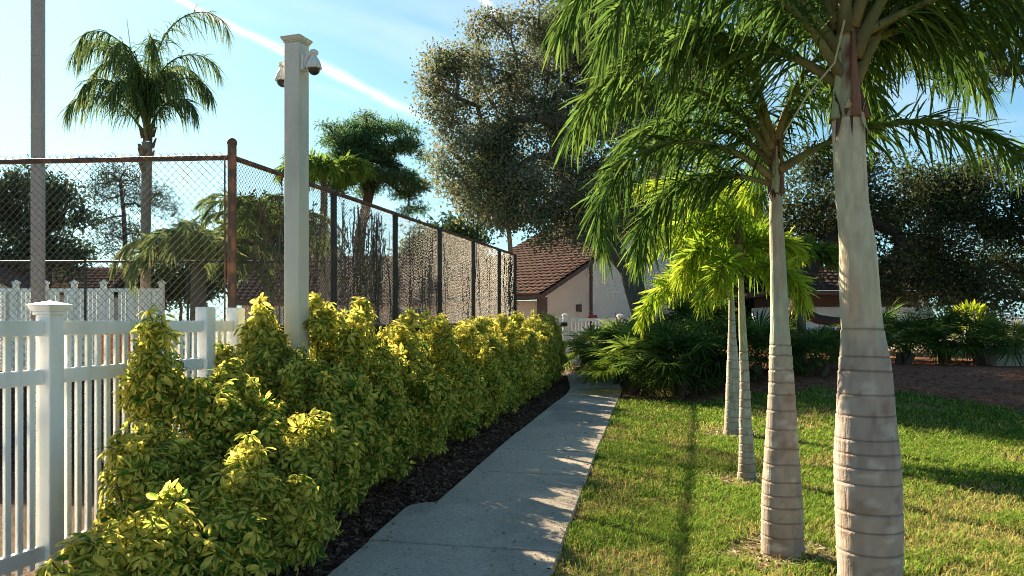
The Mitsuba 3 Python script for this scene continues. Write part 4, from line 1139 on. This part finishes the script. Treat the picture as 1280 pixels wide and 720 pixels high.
ROS = [rosette(50 + i, y) for i, y in enumerate([0.15, 0.3, 0.45, 0.55, 0.65, 0.75, 0.85, 0.95, 1.0, 0.5, 0.7, 0.35])]
ROSY = np.array([0.15, 0.3, 0.45, 0.55, 0.65, 0.75, 0.85, 0.95, 1.0, 0.5, 0.7, 0.35])
ROSP = [mikit.ply((v, f), 'glossy_leaf', color=c) for v, f, c in ROS]


def frames(N, spin):
    N = unit(N)
    ref = np.where(np.abs(N[:, 2:]) < 0.9, [0, 0, 1.0], [1.0, 0, 0])
    a = unit(np.cross(ref, N))
    b = np.cross(N, a)
    x = a * np.cos(spin)[:, None] + b * np.sin(spin)[:, None]
    return np.stack([x, np.cross(N, x), N], -1)


def shrub(label, x, y, lobes, n, near, seed):
    """lobes: (dx, dy, z centre, rx, ry, rz). Rosettes over the lobes' outsides and, thinner, inside."""
    r = np.random.default_rng(seed)
    t = thing('hedge_shrub', label, 'shrub', 'variegated shrubs of the hedge along the path')
    lobes = np.asarray(lobes, float)
    sh = []
    lobes[:, 3:] *= 0.90
    for q in range(int((16 + 8 * r.random()) * (1.6 if n > 900 else 1))):
        l = lobes[r.integers(len(lobes))]
        d = unit(np.array([r.normal() + 0.3, r.normal() - 0.5, abs(r.normal()) * 1.0 + 0.15]))
        c = l[:3] + d * l[3:] * (0.95 + 0.15 * r.random())
        w_ = 0.06 + 0.05 * r.random()
        sh.append([*c, w_, w_, w_ * (1.0 + 1.2 * r.random())])
        if d[2] > 0.75 and r.random() < 0.6:
            sh.append([*(c + [0.03 * r.normal(), 0.03 * r.normal(), 0.10]), 0.045, 0.045, 0.06])
    lobes = np.vstack([lobes, sh])
    n = int(n * 1.42)
    w = np.prod(lobes[:, 3:], axis=1) ** 0.60
    cnt = (n * w / w.sum()).astype(int)
    P, N = [], []
    for l, c in zip(lobes, cnt):
        d = unit(r.normal(size=(c, 3)))
        rad = np.where(r.random(c) < 0.66, 0.90 + 0.2 * r.random(c), 0.45 + 0.5 * r.random(c))
        rad *= 0.80 + 0.42 * meshkit.noise(d * 2.2 + seed, seed)
        p = np.array([x, y, 0]) + l[:3] + d * rad[:, None] * l[3:]
        P.append(p)
        N.append(unit(d / l[3:] * l[3:].mean()) * 0.75 + [0, 0, 0.62] + r.normal(size=(c, 3)) * 0.45)
    P, N = np.vstack(P), unit(np.vstack(N))
    ok = P[:, 2] > 0.10
    P, N = P[ok], N[ok]
    M = frames(N, r.random(len(P)) * 6.28)
    sc = 0.75 + 0.62 * r.random(len(P))
    top = (lobes[:, 2] + lobes[:, 5]).max()
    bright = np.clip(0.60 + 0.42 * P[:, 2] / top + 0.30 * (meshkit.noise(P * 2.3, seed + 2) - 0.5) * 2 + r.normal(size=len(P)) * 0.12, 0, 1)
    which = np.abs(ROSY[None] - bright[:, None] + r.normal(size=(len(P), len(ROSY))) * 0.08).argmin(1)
    # leaf clusters that face the camera side and stand nearest are parts of their own
    score = -(P - [0, 0, EYE]) @ unit(np.array([x, y, 0.8]) - [0, 0, EYE]) + 0.4 * N @ unit(np.array([-x, -y, 0.6]))
    part = np.zeros(len(P), bool)
    if near:
        part[np.argsort(-score)[:near]] = True
    for i in np.nonzero(part)[0]:
        A = np.eye(4)
        A[:3, :3], A[:3, 3] = M[i] * sc[i], P[i]
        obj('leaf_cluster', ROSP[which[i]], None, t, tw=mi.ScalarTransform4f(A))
    m = MB()
    for k in range(len(ROS)):
        s = np.nonzero((which == k) & ~part)[0]
        if len(s):
            v, f, c = ROS[k]
            V = np.einsum('nij,kj->nki', M[s] * sc[s][:, None, None], v) + P[s][:, None]
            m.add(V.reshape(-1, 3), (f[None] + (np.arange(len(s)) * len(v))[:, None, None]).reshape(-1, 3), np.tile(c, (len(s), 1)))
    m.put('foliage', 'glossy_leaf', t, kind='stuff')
    # stems
    m = MB()
    for k in range(14):
        l = lobes[k % len(lobes)]
        e = np.array([x, y, 0]) + l[:3] + r.normal(size=3) * l[3:] * 0.45
        b = np.array([x + r.normal() * 0.14, y + r.normal() * 0.14, -0.02])
        mid = (b + e) / 2 + r.normal(size=3) * 0.05
        v, f = tube([b, mid, e], [0.014, 0.010, 0.005], 6)
        m.add(v, f, (0.14, 0.11, 0.07))
    m.put('stems', 'bark', t, kind='stuff')


def hedge_left(y):
    return np.where(y < 6.3, on_fence_x(y) + 0.12, np.interp(y, [6.3, 7.2, 19.5], [-2.1, -2.3, 0.55]))


def on_fence_x(y):
    return -4.006 + 0.2804 * np.asarray(y)


def hedge_right(y):
    return np.interp(y, [3.0, 4.45, 5.94, 8.9, 15.8, 20], [-1.60, -1.20, -1.02, -0.38, 0.97, 1.42])


shr = np.random.default_rng(4)
PLANTS = [  # label, x, y, lobes, count, parts
    ('low yellow green shrub in the bottom left corner beside the white fence', -1.86, 3.60, [(0, 0, 0.22, 0.30, 0.34, 0.24), (0.30, 0.1, 0.30, 0.30, 0.34, 0.28)], 520, 110),
    ('variegated shrub with pale yellow tips against the capped fence post', -1.98, 4.35, [(-0.04, 0.05, 0.38, 0.34, 0.36, 0.32), (-0.12, 0.02, 0.60, 0.18, 0.18, 0.16), (0.32, -0.1, 0.36, 0.36, 0.36, 0.32)], 760, 120),
    ('tall leggy variegated shrub standing before the white fence with a bright top shoot', -2.12, 5.05, [(0, 0, 0.55, 0.36, 0.38, 0.45), (-0.20, -0.05, 0.98, 0.16, 0.16, 0.24), (-0.22, -0.1, 1.25, 0.09, 0.09, 0.10), (0.12, 0.1, 0.92, 0.28, 0.25, 0.2), (0.35, -0.1, 0.5, 0.36, 0.36, 0.42)], 980, 130),
    ('broad variegated shrub at the path edge in front of the hedge', -1.42, 4.75, [(0, 0, 0.40, 0.36, 0.40, 0.34), (0.06, 0.25, 0.55, 0.30, 0.3, 0.34), (0.12, -0.3, 0.28, 0.26, 0.3, 0.24)], 820, 120),
    ('tall variegated shrub left of the cream camera post', -2.02, 6.05, [(0, 0, 0.62, 0.42, 0.36, 0.58), (-0.05, 0, 1.12, 0.26, 0.24, 0.26), (0.02, 0.05, 1.36, 0.12, 0.12, 0.13), (0.3, -0.1, 0.85, 0.3, 0.3, 0.3)], 1050, 120),
    ('variegated shrub with golden outer leaves beside the path, right of the camera post', -1.34, 5.75, [(0, 0, 0.46, 0.34, 0.38, 0.42), (0.02, 0.05, 0.82, 0.20, 0.22, 0.18)], 900, 110),
]
yh, k = 6.75, 0
NAMES = ['bright yellow shrub just right of the camera post', 'golden shrub in the hedge in front of the second dark fence post', 'dense yellow green shrub near the middle of the hedge', 'rounded golden shrub past the middle of the hedge',
         'yellow green shrub in the far half of the hedge', 'bushy shrub in front of the fourth dark fence post', 'taller bushy shrub towards the far end of the hedge', 'yellow topped shrub near the far end of the hedge',
         'second last shrub before the gate end of the hedge', 'greener shrub rounding off the hedge near the gate', 'last small shrub of the hedge beside the end of the path', 'dark green shrub tucked behind the hedge end']
while yh < 19.6:
    l, rr = float(hedge_left(yh)), float(hedge_right(yh))
    w = (rr - l) / 2
    h = 1.36 + 0.16 * shr.random() + 0.05 * math.sin(yh * 2)
    cx = (l + rr) / 2
    lob = [(0.0, 0, 0.62, w * 0.95, 0.62, 0.60), (-w * 0.3, 0.1, h - 0.53, w * 0.58, 0.46, 0.32), (w * 0.38, -0.1, h - 0.70, w * 0.46, 0.44, 0.36), (w * 0.15, 0.3, h - 0.20, 0.15, 0.15, 0.22), (-w * 0.2, -0.25, h - 0.18, 0.14, 0.14, 0.20), (w * 0.3, -0.35, h - 0.30, 0.11, 0.11, 0.20), (w * 0.5, 0.2, h - 0.45, 0.10, 0.10, 0.20), (-w * 0.45, 0.4, h - 0.22, 0.14, 0.14, 0.2), (w * 0.62, 0, 0.45, w * 0.34, 0.55, 0.42)]
    PLANTS.append((NAMES[k], cx, yh, lob, int(1500 - 35 * (yh - 6)), 60 if yh < 8.5 else 0))
    yh += 1.12 + 0.012 * yh
    k += 1
    if k == len(NAMES):
        break
for i, p in enumerate(PLANTS):
    shrub(*p, seed=600 + i)

# ------------------------------------------------------------------ dry vines on the court fence
def vine(label, s0, width, n, seed, zlo=1.0, top=CH, dens=1.1):
    r = np.random.default_rng(seed)
    t = thing('dry_vine', label, 'vine', 'dry vines hanging on the court fence')
    m, lm = MB(), MB()
    for i in range(n):
        s = s0 + r.normal() * width
        z = top - abs(r.normal()) * 0.35 - 0.02
        L = (z - zlo) * (0.35 + 0.65 * r.random())
        q = np.linspace(0, 1, 9)
        sway = np.cumsum(r.normal(size=9) * 0.035)
        pts = np.array([corner + CD * (s + sway[j]) + fnr * (-0.036 + 0.03 * r.random()) + [0, 0, z - L * q[j]] for j in range(9)])
        v, f = tube(pts, 0.0052 + 0.002 * r.random(), 4, caps=False)
        m.add(v, f, np.array([0.115, 0.102, 0.093]) * (0.5 + 0.7 * r.random()))
        k = int(10 * L * dens + r.integers(1, 4))
        j = r.random(k)
        P = np.stack([np.interp(j, q, pts[:, c]) for c in range(3)], 1) + r.normal(size=(k, 3)) * 0.02
        lc = np.where(r.random((k, 1)) < 0.75, [[0.085, 0.075, 0.066]], [[0.05, 0.075, 0.03]]) * (0.6 + 0.8 * r.random((k, 1)))
        lv, lf, c = leaves(P, unit(r.normal(size=(k, 3)) + [0, 0, -0.8]), unit(r.normal(size=(k, 3))), 0.035 + 0.05 * r.random(k), 0.015 + 0.02 * r.random(k), lc)
        lm.add(lv, lf, c)
    m.put('stems', 'matte', t, kind='stuff')
    lm.put('leaves', 'matte', t, kind='stuff')


for lab, s0, w, n, sd in (('grey dry vine on the fence bay beside the camera post', 1.25, 0.5, 26, 1), ('thick grey hanging vine on the fence bay right of the camera post', 2.9, 0.34, 46, 2), ('sparse dry vine left of the third dark fence post', 4.2, 0.45, 14, 3),
                          ('dry vine strands on the fence near the middle of the hedge', 5.9, 0.5, 11, 4), ('pale dry vine on the far part of the court fence', 8.0, 0.7, 8, 5), ('grey vine mass at the far end of the court fence', 10.75, 0.3, 24, 6)):
    vine(lab, s0, w, n, sd)

# ------------------------------------------------------------------ fan palm shrubs along the bed
def fan_leaf(seed, n=22, L=0.52, spread=215, cols=((0.045, 0.095, 0.02), (0.07, 0.13, 0.028), (0.11, 0.17, 0.04))):
    """A fan leaf in the plane x forward: blade segments radiating, folded and bending down at their tips. Origin at the blade's heart."""
    r = np.random.default_rng(seed)
    V, F, C = [], [], []
    for i in range(n):
        a = math.radians(-spread / 2 + spread * (i + 0.5) / n + r.normal() * 1.5)
        l = L * (0.78 + 0.22 * math.cos(a * 0.8)) * (0.9 + 0.2 * r.random())
        D, S = np.array([math.cos(a), math.sin(a), 0.10]), np.array([-math.sin(a), math.cos(a), 0])
        g = 0.2 + 0.45 * r.random()
        k = len(V)
        w = 0.012 + 0.008 * r.random()
        for t, ww in ((0.03, 0.12), (0.45, 1.0), (0.78, 0.6), (1.0, 0.0)):
            p = D * l * t - np.array([0, 0, g * l * t ** 2.4])
            V += [p - S * w * ww, p + S * w * ww] if ww else [p]
        F += [[k, k + 1, k + 3], [k, k + 3, k + 2], [k + 2, k + 3, k + 5], [k + 2, k + 5, k + 4], [k + 4, k + 5, k + 6]]
        C += [np.asarray(cols[r.integers(len(cols))]) * (0.75 + 0.5 * r.random())] * 7
    pv, pf = tube([[-0.75, 0, -0.10], [-0.4, 0, 0.0], [0.0, 0, 0.0]], [0.010, 0.008, 0.006], 5, caps=False)
    F = np.array(F + (pf + len(V)).tolist())
    C = np.vstack([np.array(C), np.tile([0.10, 0.15, 0.04], (len(pv), 1))])
    return mikit.ply((np.vstack([np.array(V), pv]), F), 'glossy_leaf', color=C)


FANS = [fan_leaf(70 + i) for i in range(6)]
FANB = [fan_leaf(80 + i, L=0.5, cols=((0.09, 0.16, 0.02), (0.13, 0.21, 0.03), (0.19, 0.26, 0.045))) for i in range(5)]


def fan_shrub(label, x, y, h, n, seed, bank=FANS, rad=0.75):
    r = np.random.default_rng(seed)
    t = thing('fan_palm_shrub', label, 'shrub', 'fan palm shrubs along the planting bed')
    z0 = float(gz(x, y))
    m = MB()
    for i in range(4):
        b = np.array([x + r.normal() * 0.12, y + r.normal() * 0.12, z0 - 0.03])
        v, f = tube([b, b + [r.normal() * 0.05, r.normal() * 0.05, h * 0.22]], [0.07, 0.05], 7)
        m.add(v, f, (0.10, 0.075, 0.055))
    m.put('stems', 'bark', t, kind='stuff')
    for i in range(n):
        az = i * 2.39996 + r.normal() * 0.2
        el = math.radians(r.uniform(8, 80))
        s = (h / 1.25) * r.uniform(0.8, 1.15)
        reach = s * r.uniform(0.55, 0.8) * rad / 0.75
        c = np.array([x, y, z0 + h * 0.14]) + np.array([math.cos(az) * math.cos(el), math.sin(az) * math.cos(el), math.sin(el) * 1.0]) * reach
        pitch = el - math.radians(r.uniform(5, 45))
        f = np.array([math.cos(az) * math.cos(pitch), math.sin(az) * math.cos(pitch), math.sin(pitch)])
        sd = unit(np.array([-math.sin(az), math.cos(az), r.normal() * 0.35]))
        u = unit(np.cross(f, sd))
        sd = np.cross(u, f)
        A = np.eye(4)
        A[:3, :3], A[:3, 3] = np.stack([f, sd, u], 1) * s, c
        obj('fan_leaf', bank[(i * 5 + seed) % len(bank)], None, t, tw=mi.ScalarTransform4f(A))


for i, (px, Yd, h, n, bank, lab) in enumerate([
        (741, 21.8, 1.45, 34, FANB, 'bright green fan palm shrub beside the gate'), (748, 18.6, 1.05, 24, FANB, 'low bright green fan palm shrub where the path ends'),
        (796, 15.2, 1.45, 38, FANB, 'sunlit green fan palm shrub at the corner of the lawn and path'), (832, 16.6, 1.6, 36, FANS, 'arching fan palm shrub behind the sunlit one at the lawn corner'),
        (850, 14.3, 1.35, 34, FANS, 'dark fan palm shrub left of the slim palms'), (893, 14.6, 1.4, 34, FANS, 'dark fan palm shrub behind the slim ringed palms'),
        (945, 14.4, 1.3, 32, FANS, 'dark fan palm shrub between the two middle trunks'), (1020, 14.2, 0.92, 34, FANS, 'dark fan palm shrub left of the nearest trunk under the white wall'),
        (1048, 15.6, 0.9, 30, FANS, 'dark fan palm shrub half behind the nearest trunk'), (1132, 15.2, 1.15, 32, FANS, 'dark fan palm shrub just right of the nearest trunk'),
        (1178, 15.6, 1.15, 32, FANS, 'dark fan palm shrub in the middle of the right hand bank'), (1218, 15.0, 1.25, 34, FANS, 'spiky dark fan palm shrub below the bright croton'),
        (1262, 15.4, 1.0, 30, FANS, 'low dark fan palm shrub by the stone ledge'), (780, 17.6, 1.5, 30, FANS, 'fan palm shrub in the back row beside the path end'), (985, 17.2, 1.0, 30, FANS, 'back row fan palm shrub below the dark oak trunk'),
        (1095, 17.5, 1.25, 28, FANS, 'back row fan palm shrub hidden behind the nearest trunk'), (870, 18.5, 1.7, 30, FANS, 'back row fan palm shrub behind the slim palms')]):
    fan_shrub(lab, (px - 640) / FPX * Yd, Yd, h, n, 700 + i, bank)

# broad leaved croton
cr = thing('croton_shrub', 'small bright yellow green croton above the dark shrubs at far right', 'shrub')
cpos = at(1212, 396, 16.6)
r = np.random.default_rng(77)
n = 160
d = unit(r.normal(size=(n, 3)))
P = cpos + d * np.array([0.30, 0.25, 0.22]) * (0.4 + 0.6 * r.random((n, 1)))
v, f, c = leaves(P, unit(d + [0, 0, 0.5]), unit(r.normal(size=(n, 3))), 0.2, 0.07, np.array([0.35, 0.42, 0.04]) * (0.6 + 0.7 * r.random((n, 1))))
obj('foliage', (v, f), 'glossy_leaf', cr, color=c, kind='stuff')
st = [tube([[cpos[0], cpos[1], float(gz(cpos[0], cpos[1])) - 0.03], cpos + [q * 0.1, 0, 0.1]], [0.02, 0.01], 6) for q in (-1, 0, 1)]
m = MB()
for v, f in st:
    m.add(v, f, (0.1, 0.08, 0.06))
m.put('stems', 'bark', cr)

sb = thing('path_marker', 'small pale green stump post at the right edge of the path end', 'post')
sm = trimesh.creation.revolve(np.array([(0, 0), (0.15, 0), (0.155, 0.30), (0.12, 0.40), (0.05, 0.44), (0, 0.44)]), sections=18)
sm.apply_translation([2.36, 18.8, 0])
obj('body', sm, 'vinyl', sb, smooth=40)

# ------------------------------------------------------------------ ground litter
# wood mulch under the hedge
r = np.random.default_rng(90)
def chips(n, fx, hi=0.012):
    P = fx(n)
    a = r.random(n) * 6.28
    L, W, H = 0.012 + 0.03 * r.random(n) ** 1.5, 0.005 + 0.010 * r.random(n), 0.003 + 0.005 * r.random(n)
    tilt = r.normal(size=n) * 0.3
    D = np.stack([np.cos(a) * np.cos(tilt), np.sin(a) * np.cos(tilt), np.sin(tilt)], 1)
    S = np.stack([-np.sin(a), np.cos(a), r.normal(size=n) * 0.3], 1)
    S = unit(S)
    U = np.cross(D, S)
    box = np.array([[i, j, k] for i in (-1, 1) for j in (-1, 1) for k in (-1, 1)], float)
    V = P[:, None] + D[:, None] * (box[:, 0] * L[:, None])[..., None] + S[:, None] * (box[:, 1] * W[:, None])[..., None] + U[:, None] * (box[:, 2] * H[:, None])[..., None]
    F = np.array([[0, 1, 3, 2], [4, 6, 7, 5], [0, 4, 5, 1], [2, 3, 7, 6], [1, 5, 7, 3]])
    F = (F[None] + (np.arange(n) * 8)[:, None, None]).reshape(-1, 4)
    C = np.array([[0.060, 0.038, 0.028], [0.10, 0.062, 0.045], [0.045, 0.032, 0.027], [0.16, 0.11, 0.085]])[r.integers(0, 4, n)] * (0.7 + 0.6 * r.random((n, 1)))
    return V.reshape(-1, 3), F, np.repeat(C, 8, 0)


def bed(n):
    y = 3.6 + 16.5 * r.random(n) ** 1.7
    a, b = hedge_right(y) - 0.35, xl(y) - 0.012
    x = a + (b - a) * r.random(n)
    return np.stack([x, y, 0.006 + 0.012 * r.random(n)], 1)


m = MB()
m.add(*chips(7000, bed))
k = m.put('wood_mulch', 'matte', kind='stuff')
labels[k] = {'label': 'dark wood chip mulch strip between the hedge and the path', 'category': 'mulch', 'kind': 'stuff'}


def bank(n):
    x = 2.3 + 8.5 * r.random(n)
    y = lawn_top(x) + 0.1 - 0.35 * r.random(n) ** 2 + 4.0 * r.random(n) ** 1.6
    return np.stack([x, y, gz(x, y) + 0.008 + 0.015 * r.random(n)], 1)


n = 9000
P = bank(n)
a = r.random(n) * 6.28
A = np.stack([np.cos(a), np.sin(a), 0.15 * r.normal(size=n)], 1)
cc = np.array([[0.17, 0.08, 0.05], [0.24, 0.12, 0.075], [0.10, 0.055, 0.04], [0.30, 0.17, 0.10]])[r.integers(0, 4, n)] * (0.7 + 0.6 * r.random((n, 1)))
v, f, c = leaves(P, A, np.tile([0, 0, 1.0], (n, 1)) + r.normal(size=(n, 3)) * 0.3, 0.08 + 0.1 * r.random(n), 0.008 + 0.012 * r.random(n), cc)
k = obj('pine_straw', (v, f), 'dull_leaf', color=c)
labels[k] = {'label': 'reddish brown pine straw covering the bank under the dark shrubs', 'category': 'mulch', 'kind': 'stuff'}

# bare rings of soil with litter round the trunks
def ring_litter(n):
    c = np.array([[1.735, 4.86], [2.2, 7.13], [2.846, 9.83], [1.86, 3.95]])[r.integers(0, 4, n)]
    a = r.random(n) * 6.28
    d = 0.14 + 0.28 * r.random(n)
    x, y = c[:, 0] + np.cos(a) * d * 1.1, c[:, 1] + np.sin(a) * d
    return np.stack([x, y, gz(x, y) + 0.012 + 0.008 * r.random(n)], 1)


n = 1500
P = ring_litter(n)
a = r.random(n) * 6.28
v, f, c = leaves(P, np.stack([np.cos(a), np.sin(a), 0.1 * r.normal(size=n)], 1), np.tile([0, 0, 1.0], (n, 1)) + r.normal(size=(n, 3)) * 0.4, 0.03 + 0.05 * r.random(n), 0.012 + 0.014 * r.random(n),
                 np.array([[0.32, 0.25, 0.18], [0.42, 0.34, 0.26], [0.2, 0.14, 0.10]])[r.integers(0, 3, n)])
k = obj('leaf_litter', (v, f), 'dull_leaf', color=c)
labels[k] = {'label': 'pale dry leaf litter lying round the feet of the palm trunks', 'category': 'leaves', 'kind': 'stuff'}
n = 260
y = 4.2 + 12 * r.random(n) ** 1.5
x = xl(y) + (xr(y) - xl(y)) * (r.random(n) ** 0.6 * 1.0 if False else r.beta(0.5, 0.5, n))
a = r.random(n) * 6.28
v, f, c = leaves(np.stack([x, y, np.full(n, 0.048)], 1), np.stack([np.cos(a), np.sin(a), 0.05 * r.normal(size=n)], 1), np.tile([0, 0, 1.0], (n, 1)) + r.normal(size=(n, 3)) * 0.3, 0.012 + 0.03 * r.random(n), 0.008 + 0.012 * r.random(n),
                 np.array([[0.10, 0.07, 0.045], [0.2, 0.13, 0.08], [0.07, 0.055, 0.04]])[r.integers(0, 3, n)])
k = obj('fallen_leaves', (v, f), 'dull_leaf', color=c)
labels[k] = {'label': 'small brown fallen leaves scattered on the concrete path', 'category': 'leaves', 'kind': 'stuff'}

# ------------------------------------------------------------------ grass
def grass(n, y0, y1, w, hmul, seed):
    r = np.random.default_rng(seed)
    x = -0.4 + (0.72 * y1 + 0.6) * r.random(n)
    y = y0 + (y1 - y0) * r.random(n)
    ok = (y < lawn_top(x) - 0.04 * r.random(n) + 0.03) & (x > xr(y) - 0.035 * r.random(n) + 0.01)
    x, y = x[ok], y[ok]
    c0 = np.array([[1.735, 4.86], [2.2, 7.13], [2.846, 9.83], [1.86, 3.95]])
    dmin = np.min(np.hypot(x[:, None] - c0[:, 0], (y[:, None] - c0[:, 1])), axis=1)
    keep = (dmin > 0.27 + 0.2 * meshkit.noise(np.stack([x * 6, y * 6, x * 0], -1), 3)) | (r.random(len(x)) < 0.12)
    dry = meshkit.fbm(np.stack([x * 1.5, y * 1.5, x * 0], -1), 4, 6)
    keep &= r.random(len(x)) < np.clip(1.35 - 1.1 * sstep(0.5, 0.72, dry), 0.35, 1)
    x, y, dry = x[keep], y[keep], dry[keep]
    n = len(x)
    a = r.random(n) * 6.28
    tuft = meshkit.noise(np.stack([x * 14, y * 14, x * 0], -1), 2)
    h = hmul * (0.022 + 0.05 * r.random(n) ** 1.3) * (0.5 + 0.9 * tuft)
    lean = 0.35 + 0.9 * r.random(n)
    D = np.stack([np.cos(a), np.sin(a), np.zeros(n)], 1)
    S = np.stack([-np.sin(a), np.cos(a), np.zeros(n)], 1)
    B = np.stack([x, y, gz(x, y) + 0.002], 1)
    M1 = B + D * (h * lean * 0.4)[:, None] + np.array([0, 0, 1]) * (h * 0.72)[:, None]
    Tp = B + D * (h * lean * 1.15)[:, None] + np.array([0, 0, 1]) * (h * 0.95)[:, None]
    W = (w * (0.7 + 0.6 * r.random(n)))[:, None]
    V = np.stack([B - S * W / 2, B + S * W / 2, M1 - S * W * 0.42, M1 + S * W * 0.42, Tp], 1).reshape(-1, 3)
    k = (np.arange(n) * 5)[:, None]
    F = np.vstack([k + [0, 1, 3], k + [0, 3, 2], k + [2, 3, 4]])
    g = np.array([[0.12, 0.21, 0.032], [0.17, 0.27, 0.042], [0.25, 0.33, 0.06], [0.085, 0.16, 0.028]])[r.integers(0, 4, n)]
    straw = np.array([[0.40, 0.34, 0.13], [0.31, 0.25, 0.10]])[r.integers(0, 2, n)]
    pd = np.clip(0.06 + 0.52 * sstep(0.46, 0.72, dry), 0, 0.7)
    C = np.where((r.random(n) < pd)[:, None], straw, g) * (0.75 + 0.5 * r.random((n, 1)))
    return V, F, np.repeat(C, 5, 0)


m = MB()
for a_ in ((95000, 3.6, 6.2, 0.0062, 1.0, 1), (110000, 6.2, 9.5, 0.009, 1.0, 2), (90000, 9.5, 14.6, 0.014, 1.05, 3)):
    m.add(*grass(*a_))
k = m.put('grass', 'grass_blade', kind='stuff')
labels[k] = {'label': 'short yellow green lawn grass right of the path', 'category': 'grass', 'kind': 'stuff'}
